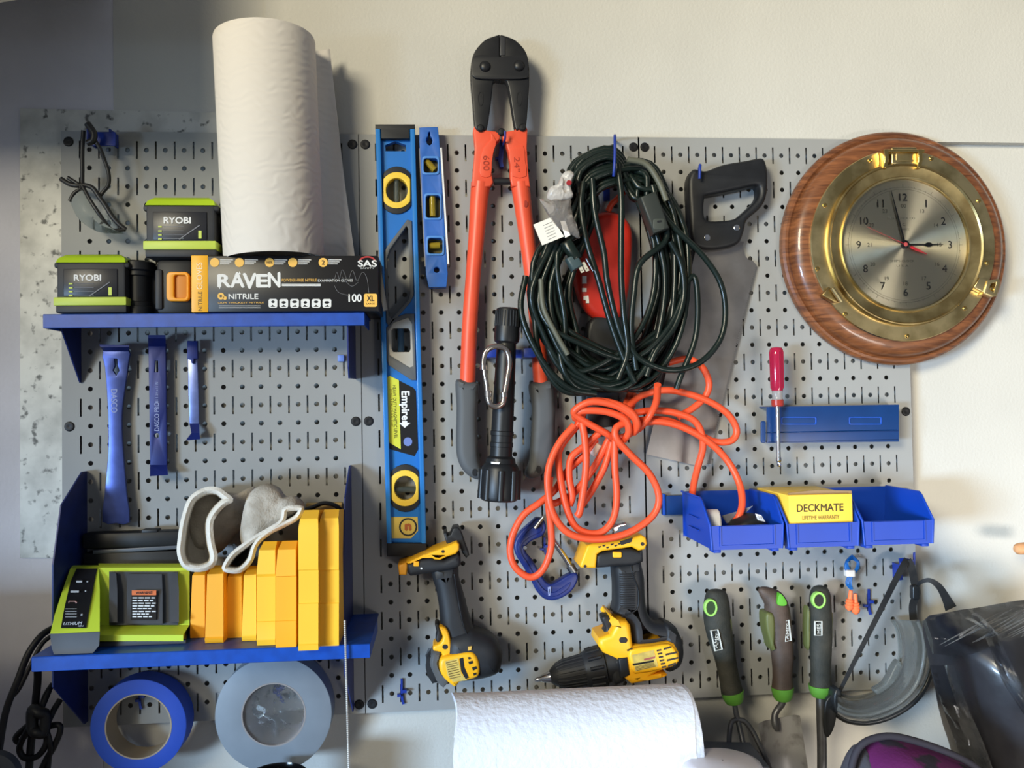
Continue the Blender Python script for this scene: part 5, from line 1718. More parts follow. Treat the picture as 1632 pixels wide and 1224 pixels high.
for j in range(8):
    th = 2 * PI * j / 8
    o_ = ea * math.cos(th) + eb * math.sin(th)
    add_tube(bm, [p0 + axn * 8 * k + o_ * PX(.042, 10.4), p0 + axn * 66 * k + o_ * PX(.042, 9.6)], .0016, 6, n=1)
finish('handle_flute', bm, redc, t, 60)
lathe('handle_neck', p0, ax, [(70 * k, PX(.042, 9)), (72 * k, PX(.042, 8.2)), (82 * k, PX(.042, 8.4)), (84 * k, PX(.042, 9))], mat('clear_neck', (196, 190, 190), 0.12, trans=0.6, ior=1.3), t, 24)
lathe('handle_collar', p0, ax, [(84 * k, PX(.042, 10)), (93 * k, PX(.042, 10)), (95 * k, PX(.042, 8.5))], mat('collar_red', (180, 62, 52), 0.25, trans=0.3), t, 24)
lathe('shaft', p0, ax, [(94 * k, PX(.042, 3.6)), (168 * k, PX(.042, 3.6)), (176 * k, PX(.042, 3.6)), (177 * k, PX(.042, 4.6)), (181 * k, PX(.042, 4.8)), (183 * k, PX(.042, 3.4)), (188 * k, PX(.042, 3.8)), (191 * k, PX(.042, 2.2))], CHROME, t, 18)

# ---------------------------------------------------------------- bins on their rail
t = thing('bin_rail', 'blue steel rail the three plastic bins hang on, its end showing beside them', 'rail', W(1250, 822, 0))
a_, b_ = W(1056, 821, .008), W(1452, 780, .008)
box('rail', (a_.x, -.0085, a_.z), (b_.x, -.0008, b_.z), MATS['rack_blue'], t, .001)
box('rail_lip', (a_.x, -.0105, a_.z), (a_.x + .004, -.0008, W(1056, 787, .008).z), BLUE, t, .0008)
binm = mat('bin_blue', (12, 62, 166), 0.42, var=.04, vscale=20)
ZBT, ZTP, ZLP = -.5535, -.4895, -.5225


def bin_(x0, label):
    w, wb = .0995, .092
    o = (w - wb) / 2
    root = thing('storage_bin', label, 'bin', (x0 + w / 2, -.07, ZBT), 'blue storage bins')
    dB, dF, dS = .0108, .131, .103
    th_ = .0018

    def wall(name, pts_out, pts_in):
        bm = NB()
        add_loft(bm, [pts_out, pts_in])
        return finish(name, bm, binm, root, 30)
    prof = [(dB, ZBT, 1), (dF, ZBT, 1), (dF, ZLP, .45), (dS, ZTP - .004, 0.06), (dS - .006, ZTP, 0), (dB, ZTP, 0)]
    for sgn, xx in ((1, x0), (-1, x0 + w)):
        wall('bin_side', [Vector((xx + sgn * o * f, -d, z)) for d, z, f in prof], [Vector((xx + sgn * (o * f + th_), -d, z)) for d, z, f in prof])
    box('bin_back', (x0, -dB - th_, ZBT), (x0 + w, -dB, ZTP), binm, root)
    box('bin_bottom', (x0 + o, -dF, ZBT), (x0 + w - o, -dB, ZBT + th_), binm, root)
    bm = NB()
    add_loft(bm, [[Vector((x0 + o, -dF - .0005, ZBT)), Vector((x0 + w - o, -dF - .0005, ZBT)), Vector((x0 + w - o * .45, -dF - .0005, ZLP)), Vector((x0 + o * .45, -dF - .0005, ZLP))],
                  [Vector((x0 + o, -dF + th_, ZBT)), Vector((x0 + w - o, -dF + th_, ZBT)), Vector((x0 + w - o * .45, -dF + th_, ZLP)), Vector((x0 + o * .45, -dF + th_, ZLP))]])
    finish('bin_front', bm, binm, root, 30)
    # raised label frame on the front
    bm = NB()
    fx0, fx1, fz0, fz1 = x0 + .013, x0 + w - .013, ZBT + .004, ZLP - .0005
    add_plate_m(bm, [[(fx0, fz0), (fx1, fz0), (fx1, fz1), (fx0, fz1)], [(fx0 + .002, fz0 + .002), (fx1 - .002, fz0 + .002), (fx1 - .002, fz1 - .0002), (fx0 + .002, fz1 - .0002)]], dF + .0020, dF)
    finish('label_frame', bm, binm, root, 0)
    # rolled rims along the side tops and front corners
    for sgn, xx in ((1, x0), (-1, x0 + w)):
        tube('rim', [Vector((xx + sgn * o * f - sgn * .0006, -d, z)) for d, z, f in prof[1:]], .0016, binm, root, 8, n=1)
    for sgn, xx in ((1, x0), (-1, x0 + w)):
        box('side_rib', (xx - .0012, -.085, ZBT + .018), (xx + .0012, -.04, ZBT + .0195), binm, root)
        box('side_rib', (xx - .0012, -.085, ZBT + .034), (xx + .0012, -.04, ZBT + .0355), binm, root)
    for xx in (x0 + .006, x0 + w - .016):
        box('foot', (xx, -dF + .003, ZBT - .0045), (xx + .010, -dF + .022, ZBT), binm, root, .001)
    return root


bin_(.8590, 'blue plastic bin with a white roll, black part and orange cord inside')
bin_(.9615, 'blue plastic bin with the yellow screw carton in it')
bin_(1.0640, 'empty blue plastic bin at the end of the row')
t = thing('screw_carton', 'yellow carton of deck screws sitting in the middle blue bin', 'box', W(1307, 840, .06))
yc = mat('carton_bright_yellow', (252, 208, 74), 0.45)
a_, b_ = W(1258, 839.5, .127), W(1358, 787, .127)
box('carton', (a_.x, -.127, a_.z), (b_.x, -.016, b_.z), yc, t, .0006)
plate('carton_flap', [(1256, 786), (1300, 781), (1357, 782), (1358, 787), (1257, 789)], .120, .118, mat('carton_brown', (150, 122, 90), 0.7), t)
texts('lettering', [('DECKMATE', 1307, 809, .1272, dict(w=79, h=12, bold=0.022))], mat('print_brown', (66, 52, 20), 0.5), t)
texts('small_lettering', [('LIFETIME WARRANTY', 1308, 824.5, .1272, dict(w=63, h=6.5, bold=0.015))], mat('print_tan', (132, 104, 44), 0.5), t)
t = thing('tape_spool', 'white round spool end peeking out of the first blue bin', 'spool', W(1146, 842, .10))
c_ = W(1149, 838, .105)
lathe('spool_rim', (c_.x + .004, -.085, ZBT + .025), (-1, .15, 0), [(0, .020), (.0015, .0215), (.014, .0215), (.016, .020)], mat('spool_white', (236, 236, 240), 0.4), t, 36)
t = thing('plastic_part', 'black rounded plastic part with a white sticker, in the first blue bin', 'part', W(1190, 842, .10))
pillow('part_body', [(1158, 842), (1168, 826), (1190, 817), (1208, 821), (1219, 833), (1221, 848), (1190, 854), (1160, 850)], .085, .112, BLACK, t)
plate('sticker', [(1204, 818.5), (1213, 821), (1220, 832), (1208, 829)], .110, .108, mat('sticker_white', (214, 214, 216), 0.3), t)
texts('sticker_lettering', [('12V', 1211.5, 824.5, .1102, dict(w=8, h=4, rot=15))], BLACK, t)
plate('clear_pouch', [(1150, 822), (1175, 815), (1200, 806), (1190, 816), (1172, 830), (1158, 834)], .084, .0835, mat('pouch_film', (150, 152, 158), 0.2, trans=.5), t)

# ---------------------------------------------------------------- ear plugs and hook
t = thing('ear_plugs', 'orange ear plugs on a coiled blue cord, hanging under the bins', 'ear plugs', W(1360, 975, .02))
bc = mat('ear_cord_blue', (20, 92, 160), 0.4)
bm = NB()
for k_ in range(5):
    j_ = (k_ - 2) * 1.6
    add_tube(bm, pxs([(1357 + j_, 886 + abs(j_), .016), (1349.5 + j_ * .4, 896, .018 + k_ * .001), (1351 + j_, 908, .019), (1358 + j_ * .5, 915, .02), (1366 + j_ * .6, 906, .019), (1367.5 + j_ * .4, 896, .017), (1360 + j_, 887 + abs(j_), .016)]), .0013, 6, cyclic=True)
    add_tube(bm, pxs([(1355 + j_, 918, .019), (1352.5 + j_ * 1.2, 930, .02), (1357 + j_ * .5, 939, .02)]), .0012, 6)
finish('cord', bm, bc, t, 60)
plate('cord_band', rrect(1350, 909, 1364, 920, 2), .0245, .013, mat('band_cream', (226, 216, 206), 0.6), t, .002)
eo = mat('ear_plug_orange', (252, 120, 70), 0.6)
for (u0, v0), (u1, v1) in (((1356, 941), (1353, 973)), ((1363, 946), (1364, 979))):
    p_, q_ = W(u0, v0, .022), W(u1, v1, .022)
    L_ = (q_ - p_).length
    lathe('ear_plug', p_, q_ - p_, [(0, .0026), (L_ * .3, .0030), (L_ * .42, .0034), (L_ * .46, .0056), (L_ * .55, .0046), (L_ * .6, .0062), (L_ * .7, .0050), (L_ * .76, .0064), (L_ * .9, .0052), (L_, .002)], eo, t, 18)
small_hook(1385, 961, 'small bare blue hook beside the orange ear plugs')

# ---------------------------------------------------------------- garden hand tools
gh = mat('garden_grip', (36, 38, 33), 0.7, rgb2=(56, 54, 46), vscale=50, bump=.3, bscale=500)
ghb = mat('garden_grip_brown', (86, 70, 60), 0.6, rgb2=(66, 54, 46), vscale=40, bump=.2, bscale=500)
ggr = mat('garden_green', (96, 156, 60), 0.45)
gli = mat('garden_lime', (150, 206, 96), 0.4)
gol = mat('garden_olive', (92, 96, 52), 0.5)
gst = mat('tool_steel', (104, 104, 106), 0.4, metal=0.7, var=.15, vscale=40)
prn = mat('garden_print', (200, 200, 192), 0.6)


def grip(par, line, radii, m, dd):
    return tube('grip', [W(u, v, dd) for u, v in line], [PX(dd, r) for r in radii], m, par, 20, n=5, flat=(Vector((0, 1, 0)), .9))


def logo(par, poly, rot, txt='AMES', dd=.05, w=30, h=10):
    u_ = sum(p[0] for p in poly) / 4
    v_ = sum(p[1] for p in poly) / 4
    bm = NB()
    add_plate(bm, [poly, inset(poly, 2.0)], dd + .0006, dd - .0012)
    add_text(bm, txt, u_, v_, dd, w=w, h=h, rot=rot, bold=.0, extrude=.0012)
    return finish('lettering', bm, prn, par, 0)


# three pronged cultivator
t = thing('hand_cultivator', 'garden hand cultivator with curved steel prongs, dark grip, first of three garden tools', 'garden tool', W(1165, 1205, .04), 'garden hand tools')
grip(t, [(1142, 939), (1142, 943), (1142, 960), (1143, 985), (1147, 1010), (1153, 1035), (1158, 1060), (1163, 1085), (1167, 1104)], [4, 15, 20.5, 22, 21, 18.5, 16.5, 16.5, 18], gh, .034)
plate('hang_ring', [ell(1133.5, 969, 10.5, 14, 26), ell(1133.5, 969, 7.2, 10.5, 22)], .0508, .043, gli, t, .0012)
plate('hang_hole', ell(1133.5, 969, 7.5, 10.8, 22), .0496, .042, mat('hole_green', (34, 60, 26), 0.6), t)
plate('thumb_pad', [rnd([(1157, 990), (1166, 986), (1168, 1000), (1168, 1030), (1165, 1040), (1160, 1025), (1155, 1005)], 3)], .0445, .02, gol, t, .004)
logo(t, [(1132, 1005), (1145, 1003), (1152, 1035), (1139, 1038)], -79, dd=.0525, w=24, h=7)
p0 = W(1167, 1102, .034)
lathe('ferrule', p0, W(1171, 1122, .034) - p0, [(0, PX(.034, 18.2)), (.006, PX(.034, 17.5)), (.013, PX(.034, 15)), (.016, PX(.034, 13)), (.017, .001)], ggr, t, 28)
bm = NB()
add_tube(bm, pxs([(1170, 1116, .034), (1173, 1135, .036), (1176, 1148, .038), (1180, 1165, .042), (1186, 1190, .05), (1193, 1207, .058), (1200, 1206, .062), (1206, 1196, .062)]), .0038, 10)
add_tube(bm, pxs([(1176, 1147, .038), (1167, 1150, .040), (1163, 1165, .044), (1162, 1190, .05), (1163, 1230, .055)]), .0036, 10)
add_tube(bm, pxs([(1176, 1147, .038), (1187, 1150, .040), (1199, 1165, .044), (1210, 1187, .05), (1222, 1212, .055), (1230, 1235, .055)]), .0036, 10)
finish('prongs', bm, gst, t, 60)
# trowel
t = thing('hand_trowel', 'garden hand trowel with brown hooked grip and broad worn blade', 'garden tool', W(1250, 1224, .04), 'garden hand tools')
grip(t, [(1209, 941), (1214, 942), (1224, 948), (1235, 960), (1241, 985), (1243, 1015), (1247, 1045), (1247, 1075), (1247, 1097)], [3, 8, 13, 19, 19.5, 19, 18, 16, 17.5], ghb, .036)
plate('hang_hole', rnd([(1244, 946), (1252, 955), (1254.5, 963), (1249, 966), (1240, 964), (1240, 955)], 4), .0535, .03, mat('hole_lime', (86, 166, 40), 0.5), t, .001)
plate('thumb_pad', [rnd([(1222, 979), (1232, 978), (1236, 990), (1236, 1020), (1233, 1039), (1228, 1025), (1222, 1000)], 3)], .0500, .02, gol, t, .004)
logo(t, [(1248, 991), (1258, 988), (1262, 1021), (1251, 1023)], -84, dd=.0500, w=26, h=6)
p0 = W(1247, 1095, .036)
lathe('ferrule', p0, W(1248, 1120, .036) - p0, [(0, PX(.036, 18)), (.006, PX(.036, 17.5)), (.014, PX(.036, 15)), (.018, PX(.036, 12)), (.019, .001)], ggr, t, 28)
tube('shank', pxs([(1248, 1112, .036), (1246, 1122, .036), (1240, 1130, .034), (1235, 1140, .034), (1236, 1155, .036), (1239, 1165, .038)]), [.0055, .0048, .0045, .0048, .0055, .003], gst, t, 12)
bm = NB()
rows = []
for i in range(11):
    f = i / 10
    uL, uR = 1209 + 18 * f, 1275 + 20 * f
    vL, vR = 1154 + 120 * f, 1141 + 130 * f
    row = []
    for j in range(9):
        s_ = j / 8
        bow = (2 * s_ - 1) ** 2
        row.append(W(uL + (uR - uL) * s_, vL + (vR - vL) * s_ - (3 if 0 < j < 8 and i == 0 else 0), .030 + .016 * bow))
    rows.append(row)
gv = [[bm.verts.new(p_) for p_ in r_] for r_ in rows]
gw = [[bm.verts.new(p_ + Vector((0, .0014, 0))) for p_ in r_] for r_ in rows]
for i in range(10):
    for j in range(8):
        bm.faces.new((gv[i][j], gv[i][j + 1], gv[i + 1][j + 1], gv[i + 1][j]))
        bm.faces.new((gw[i][j], gw[i + 1][j], gw[i + 1][j + 1], gw[i][j + 1]))
for i in range(10):
    for j in (0, 8):
        bm.faces.new((gv[i][j], gv[i + 1][j], gw[i + 1][j], gw[i][j]))
for j in range(8):
    for i in (0, 10):
        bm.faces.new((gv[i][j], gw[i][j], gw[i][j + 1], gv[i][j + 1]))
finish('blade', bm, mat('worn_blade', (166, 164, 163), 0.42, metal=0.35, rgb2=(92, 86, 82), vscale=30, contrast=(.5, .72), detail=7), t, 50)
# weeder
t = thing('hand_weeder', 'garden hand weeder with dark grip and a straight steel shaft, beside the goggles', 'garden tool', W(1310, 1224, .04), 'garden hand tools')
grip(t, [(1307, 933), (1307, 937), (1307, 950), (1308, 980), (1308, 1020), (1308, 1050), (1308, 1075), (1308, 1094)], [4, 12, 17, 17.5, 18, 17, 16.5, 18], gh, .034)
plate('hang_ring', [ell(1306, 957, 11, 13.5, 26), ell(1306, 957, 7.5, 9.5, 22)], .0490, .041, gli, t, .0012)
plate('hang_hole', ell(1306, 957, 7.8, 9.8, 22), .0480, .040, mat('hole_dark', (30, 30, 26), 0.6), t)
plate('thumb_pad', [rnd([(1287, 973), (1292, 972), (1293, 1000), (1292, 1032), (1287, 1031)], 2)], .036, .018, gol, t, .003)
plate('thumb_pad', [rnd([(1322, 980), (1328, 977), (1328, 1000), (1327, 1030), (1321, 1032)], 2)], .036, .018, gol, t, .003)
logo(t, [(1298, 990), (1311, 990), (1311, 1013), (1298, 1013)], -90, txt='MES', dd=.0495, w=16, h=7)
p0 = W(1307, 1092, .034)
lathe('ferrule', p0, W(1307, 1115, .034) - p0, [(0, PX(.034, 18.5)), (.006, PX(.034, 17.8)), (.013, PX(.034, 15)), (.016, PX(.034, 12)), (.017, .001)], ggr, t, 28)
tube('shaft', pxs([(1308, 1110, .034), (1309, 1150, .036), (1310, 1190, .038), (1310, 1240, .040)]), .0068, gst, t, 14)

# ---------------------------------------------------------------- goggles on their hook
t = thing('peg_hook', 'blue double hook at the board edge holding the goggles strap', 'hook', W(1450, 915, .01), 'small blue board hooks')
plate('hook_plate', [(1433, 890), (1440, 889), (1456, 892), (1456, 881), (1459, 880), (1459, 900), (1452, 904), (1434, 901)], .022, .020, hookm, t, .0005)
plate('hook_strip', [(1433, 900), (1437, 900), (1439, 924), (1434, 925)], .020, .0008, hookm, t)
plate('ear', [(1428, 907), (1433, 907), (1433, 912), (1428, 912)], .010, .0008, hookm, t)
t = thing('safety_goggles', 'clear safety goggles hanging by a black strap beside the garden weeder', 'goggles', W(1400, 1150, .05))
gog = mat('goggle_plastic', (146, 147, 143), 0.10, trans=0.7, ior=1.3, bump=.4, bscale=60)
gsk = mat('goggle_skirt', (142, 144, 140), 0.2, trans=0.6, ior=1.25)
gdk = mat('goggle_seal', (34, 36, 38), 0.35)
outer = [(1478, 990), (1486, 1012), (1488, 1040), (1482, 1075), (1468, 1104), (1446, 1126), (1415, 1143), (1382, 1151), (1352, 1148), (1336, 1140)]
inner = [(1426, 988), (1434, 1004), (1438, 1030), (1436, 1058), (1427, 1082), (1408, 1100), (1384, 1110), (1360, 1114), (1344, 1110), (1336, 1104)]
oo = catmull([(a[0], a[1], 0) for a in outer], 5)
ii = catmull([(a[0], a[1], 0) for a in inner], 5)
bm = NB()
G = []
for a_, c_ in zip(oo, ii):
    row = []
    for j, (s_, dd) in enumerate(((0, .055), (.08, .078), (.28, .092), (.52, .094), (.74, .086), (.92, .068), (1, .045))):
        row.append(W(a_.x + (c_.x - a_.x) * s_, a_.y + (c_.y - a_.y) * s_, dd))
    G.append(row)
gv = [[bm.verts.new(p_) for p_ in r_] for r_ in G]
gw = [[bm.verts.new(p_ + Vector((0, .0022, 0))) for p_ in r_] for r_ in G]
for i in range(len(G) - 1):
    for j in range(6):
        bm.faces.new((gv[i][j], gv[i][j + 1], gv[i + 1][j + 1], gv[i + 1][j]))
        bm.faces.new((gw[i][j], gw[i + 1][j], gw[i + 1][j + 1], gw[i][j + 1]))
finish('lens', bm, gog, t, 60)
tube('frame_rim', [W(p.x, p.y, .056) for p in oo], .0046, gdk, t, 10, n=1)
tube('frame_rim', [W(p.x, p.y, .046) for p in ii], .0024, gsk, t, 10, n=1)
mid = [W(a.x + (c.x - a.x) * .3, a.y + (c.y - a.y) * .3, .0925) for a, c in zip(oo, ii)]
tube('frame_ridge', mid, .0030, gsk, t, 10, n=1)
bm = NB()
G = [[W(c_.x + (a_.x - c_.x) * s_, c_.y + (a_.y - c_.y) * s_, dd) for s_, dd in ((-.12, .02), (.1, .028), (.5, .034), (.95, .03))] for a_, c_ in zip(oo, ii)]
gv = [[bm.verts.new(p_) for p_ in r_] for r_ in G]
gw = [[bm.verts.new(p_ + Vector((0, .002, 0))) for p_ in r_] for r_ in G]
for i in range(len(G) - 1):
    for j in range(3):
        bm.faces.new((gv[i][j], gv[i][j + 1], gv[i + 1][j + 1], gv[i + 1][j]))
        bm.faces.new((gw[i][j], gw[i + 1][j], gw[i + 1][j + 1], gw[i][j + 1]))
finish('face_seal', bm, gsk, t, 60)
plate('nose_bridge', [rnd([(1428, 1060), (1437, 1055), (1446, 1078), (1438, 1086), (1420, 1096), (1402, 1108), (1396, 1100), (1412, 1090)], 3)], .06, .045, gsk, t, .003)
plate('end_clip', [rnd([(1332, 1100), (1342, 1102), (1342, 1140), (1334, 1138), (1329, 1120)], 2)], .07, .05, gdk, t, .003)


def ribbon(name, par, pts, wpx, m, th=.0011):
    """flat strap: pts (u, v, d); wpx width in pixels across the path"""
    bm = NB()
    P = catmull([(p[0], p[1], p[2] * 1000) for p in pts], 6)
    L_, R_ = [], []
    for i, p in enumerate(P):
        q0_, q1_ = P[max(i - 1, 0)], P[min(i + 1, len(P) - 1)]
        tx, ty = q1_.x - q0_.x, q1_.y - q0_.y
        ll = math.hypot(tx, ty) or 1
        w_ = wpx(i / (len(P) - 1)) if callable(wpx) else wpx
        L_.append(W(p.x - ty / ll * w_ / 2, p.y + tx / ll * w_ / 2, p.z / 1000))
        R_.append(W(p.x + ty / ll * w_ / 2, p.y - tx / ll * w_ / 2, p.z / 1000))
    o_ = Vector((0, th, 0))
    rings = [[bm.verts.new(q) for q in (a, b, b + o_, a + o_)] for a, b in zip(L_, R_)]
    for A, B in zip(rings, rings[1:]):
        for k_ in range(4):
            bm.faces.new((A[k_], A[(k_ + 1) % 4], B[(k_ + 1) % 4], B[k_]))
    bm.faces.new(rings[0])
    bm.faces.new(rings[-1][::-1])
    return finish(name, bm, m, par, 40)


stm = mat('strap_black', (30, 31, 33), 0.7, bump=.2, bscale=700)
ribbon('strap', t, [(1447, 892, .026), (1440, 902, .036), (1425, 930, .045), (1395, 990, .055), (1362, 1055, .06), (1338, 1103, .06)], lambda f: 12 - 6.5 * f, stm)
ribbon('strap', t, [(1447, 893, .027), (1453, 904, .030), (1457, 925, .034), (1461, 945, .038), (1455, 965, .042), (1456, 988, .048)], 11.5, stm)
ribbon('strap_end', t, [(1461, 936, .040), (1468, 928, .052), (1482, 925, .060), (1497, 935, .064), (1509, 955, .066), (1516, 970, .068)], lambda f: 5 + 14 * f * f, stm)
plate('strap_buckle', rrect(1455, 934, 1467, 956, 3), .046, .036, gdk, t, .002)
plate('dark_lobe', [rnd([(1326, 1108), (1333, 1112), (1334, 1140), (1328, 1165), (1318, 1176), (1314, 1150), (1316, 1120)], 3)], .062, .054, gdk, t, .002)
# ---------------------------------------------------------------- impact driver (left) and drill (right)
dy = mat('tool_yellow', (250, 180, 28), 0.42)
dkb = mat('tool_black', (31, 32, 35), 0.55, var=.1, vscale=60)
dgr = mat('tool_grey', (88, 90, 92), 0.45)
lab = mat('tool_label', (222, 190, 96), 0.5, rgb2=(186, 160, 84), vscale=70)
t = thing('impact_driver', 'cordless impact driver without battery, hanging upside down below the long level', 'impact driver', W(740, 1092, .04))
plate('handle', [rnd([(686, 910), (700, 904), (728, 903), (732, 925), (739, 950), (747, 980), (755, 1005), (762, 1022), (745, 1040), (722, 1044), (708, 1020), (702, 1000), (700, 975), (695, 945)], 4)], .062, .016, dkb, t, .016, res=5)
plate('motor_housing', [rnd([(715, 1020), (745, 1008), (765, 1012), (788, 1022), (800, 1040), (802, 1060), (796, 1078), (780, 1086), (755, 1091), (728, 1092), (712, 1080), (708, 1050)], 4)], .072, .008, dkb, t, .022, res=5)
plate('side_panel', [rnd([(703, 1050), (725, 1044), (750, 1040), (760, 1047), (765, 1062), (763, 1078), (750, 1084), (733, 1088), (726, 1096), (716, 1090), (706, 1080), (700, 1066)], 3)], .0755, .040, dy, t, .005)
plate('trigger_guard', [rnd([(700, 1000), (710, 1001), (716, 1012), (719, 1030), (719, 1044), (706, 1048), (703, 1040), (691, 1038), (691, 1030), (701, 1026), (706, 1016)], 2)], .066, .028, dy, t, .003)
plate('trigger', [rnd([(693, 996), (699, 994), (704, 1008), (704, 1020), (698, 1026), (694, 1018), (696, 1008)], 2)], .056, .030, dkb, t, .003)
plate('screw_port', ell(709.5, 1031, 4.5, 4, 14), .0665, .06, BLACK, t)
plate('nose_ring', [rnd([(690, 1042), (704, 1040), (702, 1056), (706, 1078), (718, 1090), (710, 1094), (696, 1086), (687, 1070), (684, 1056)], 3)], .066, .014, dgr, t, .010, res=3)
plate('nose', [rnd([(688, 1044), (692, 1046), (688, 1060), (691, 1074), (700, 1088), (694, 1089), (684, 1078), (679, 1066), (680, 1054)], 3)], .060, .020, dkb, t, .008, res=3)
bm = NB()
add_plate(bm, [[(732, 1050), (738, 1048), (740, 1064), (747, 1080), (742, 1082), (735, 1070)]], .0762, .075)
for a_ in ([(745, 1048), (749, 1047), (751, 1050), (747, 1051)], [(746, 1055), (753, 1053), (754, 1057), (748, 1059)], [(752, 1064), (759, 1062), (760, 1066), (754, 1069)], [(754, 1073), (759, 1072), (759, 1075), (755, 1077)]):
    add_plate(bm, [a_], .0762, .075)
finish('vent_slots', bm, BLACK, t, 0)
plate('label', [(709, 1054), (730, 1049), (735, 1074), (745, 1084), (722, 1087), (713, 1076)], .0759, .075, lab, t)
bm = NB()
for k_ in range(8):
    add_plate(bm, [[(711 + k_ * .8, 1056 + k_ * 3.6), (728 + k_ * .9, 1052 + k_ * 3.6), (728 + k_ * .9, 1053 + k_ * 3.6), (711 + k_ * .8, 1057.2 + k_ * 3.6)]], .0761, .0757)
finish('label_lettering', bm, mat('label_print', (90, 66, 30), 0.5), t, 0)
plate('foot_black', [rnd([(648, 899), (660, 895), (685, 889), (707, 894), (730, 884), (735, 896), (729, 906), (700, 912), (672, 916), (654, 919), (649, 910)], 2)], .064, .012, dkb, t, .006)
plate('foot_yellow', [[(647, 897), (672, 886), (706, 873), (728, 864), (732, 868), (732, 876), (727, 883), (712, 888), (701, 893), (692, 892), (686, 888), (676, 888), (652, 900)]], .066, .010, dy, t, .003)
plate('foot_tip', [[(634, 901), (648, 896), (650, 902), (648, 917), (636, 917)]], .062, .012, mat('tool_amber', (210, 142, 30), .45), t, .003)
plate('foot_button', rrect(659, 895, 668, 903, 1.5), .0655, .06, dy, t, .001)
plate('screw_port', ell(706, 879, 2.6, n=10), .0668, .06, BLACK, t)
plate('battery_rail', [[(707, 850), (712, 848), (714, 854), (718, 852), (722, 842), (730, 840), (735, 846), (740, 862), (748, 885), (743, 890), (737, 882), (732, 866), (722, 866), (712, 867)]], .05, .014, BLACK, t, .002)
plate('led_mark', ell(671.5, 906, 1.6, n=8), .0655, .062, WHITE, t)
tube('handle_seam', pxs([(724, 915), (728, 940), (733, 970), (740, 1000), (748, 1018)], .0625), .0008, BLACK, t, 6)
plate('screw_cap', [(746, 1031), (752, 1030), (751, 1036), (746, 1037)], .074, .07, mat('cap_gold', (214, 170, 80), .4), t)

t = thing('cordless_drill', 'yellow cordless drill without battery, hanging upside down, chuck pointing at the paper roll', 'drill', W(1020, 1092, .04))
plate('handle', [rnd([(982, 905), (1000, 898), (1022, 893), (1026, 905), (1030, 925), (1031, 950), (1034, 975), (1043, 992), (1056, 997), (1075, 999), (1084, 1008), (1084, 1022), (1060, 1032), (1014, 1034), (1006, 1000), (990, 985), (980, 980), (983, 965), (983, 935)], 4)], .064, .016, dkb, t, .014, res=5)
plate('motor_cap', [rnd([(1062, 1000), (1078, 1002), (1089, 1018), (1094, 1040), (1092, 1058), (1084, 1070), (1066, 1074), (1058, 1040)], 3)], .068, .010, dkb, t, .016, res=5)
plate('body', [[(972, 980), (976, 980), (981, 988), (1000, 990), (1006, 998), (1010, 1031), (1040, 1029), (1066, 1024), (1076, 1027), (1084, 1042), (1084, 1056), (1074, 1064), (1050, 1072), (1044, 1076), (1066, 1078), (1056, 1083), (1008, 1092), (996, 1082), (990, 1062), (985, 1052), (962, 1042), (954, 1030), (955, 1018), (973, 1012), (980, 1000)]], .074, .010, dy, t, .008, res=3)
plate('side_cover', [rnd([(1004, 1036), (1040, 1031), (1066, 1027), (1076, 1034), (1083, 1048), (1080, 1058), (1060, 1066), (1012, 1075), (1005, 1056)], 2)], .0775, .06, dy, t, .004)
plate('trigger', [rnd([(959, 984), (972, 982), (978, 996), (979, 1006), (970, 1012), (960, 1014), (966, 1004), (962, 994)], 2)], .056, .030, dkb, t, .004)
plate('direction_switch', rrect(987, 1016, 1000, 1025, 4), .0752, .07, dkb, t, .001)
plate('slot', [(999, 1036), (1008, 1033), (1009, 1036), (1000, 1038)], .0752, .07, BLACK, t)
plate('label', [(1007, 1044), (1042, 1036), (1049, 1062), (1013, 1070)], .0779, .077, lab, t)
bm = NB()
add_plate(bm, [[(1008, 1058), (1042, 1052), (1042, 1055), (1009, 1061)]], .0782, .0776)
for k_ in range(6):
    add_plate(bm, [[(1046.5 + k_ * 1.6, 1036 + k_ * 5.3), (1053.5 + k_ * 1.6, 1034.5 + k_ * 5.3), (1054 + k_ * 1.6, 1037 + k_ * 5.3), (1047 + k_ * 1.6, 1038.5 + k_ * 5.3)]], .0782, .0770)
for k_, (a_, w_) in enumerate(((1058, 12), (1061, 18), (1063, 18), (1065, 12))):
    add_plate(bm, [[(a_, 1033 + k_ * 9), (a_ + w_, 1030 + k_ * 8.6), (a_ + w_, 1032.5 + k_ * 8.6), (a_, 1036 + k_ * 9)]], .0782, .0770)
finish('vent_slots', bm, BLACK, t, 0)
plate('label_line', [(1026, 1050), (1044, 1046), (1044, 1049), (1027, 1053)], .0782, .0776, mat('label_red', (170, 90, 80), .5), t)
bm = NB()
for k_ in range(4):
    add_plate(bm, [[(1012 + k_, 1063 + k_ * 1.8), (1042 + k_, 1056 + k_ * 1.8), (1042 + k_, 1056.8 + k_ * 1.8), (1012 + k_, 1063.8 + k_ * 1.8)]], .0781, .0777)
finish('label_lettering', bm, MATS['label_print'], t, 0)
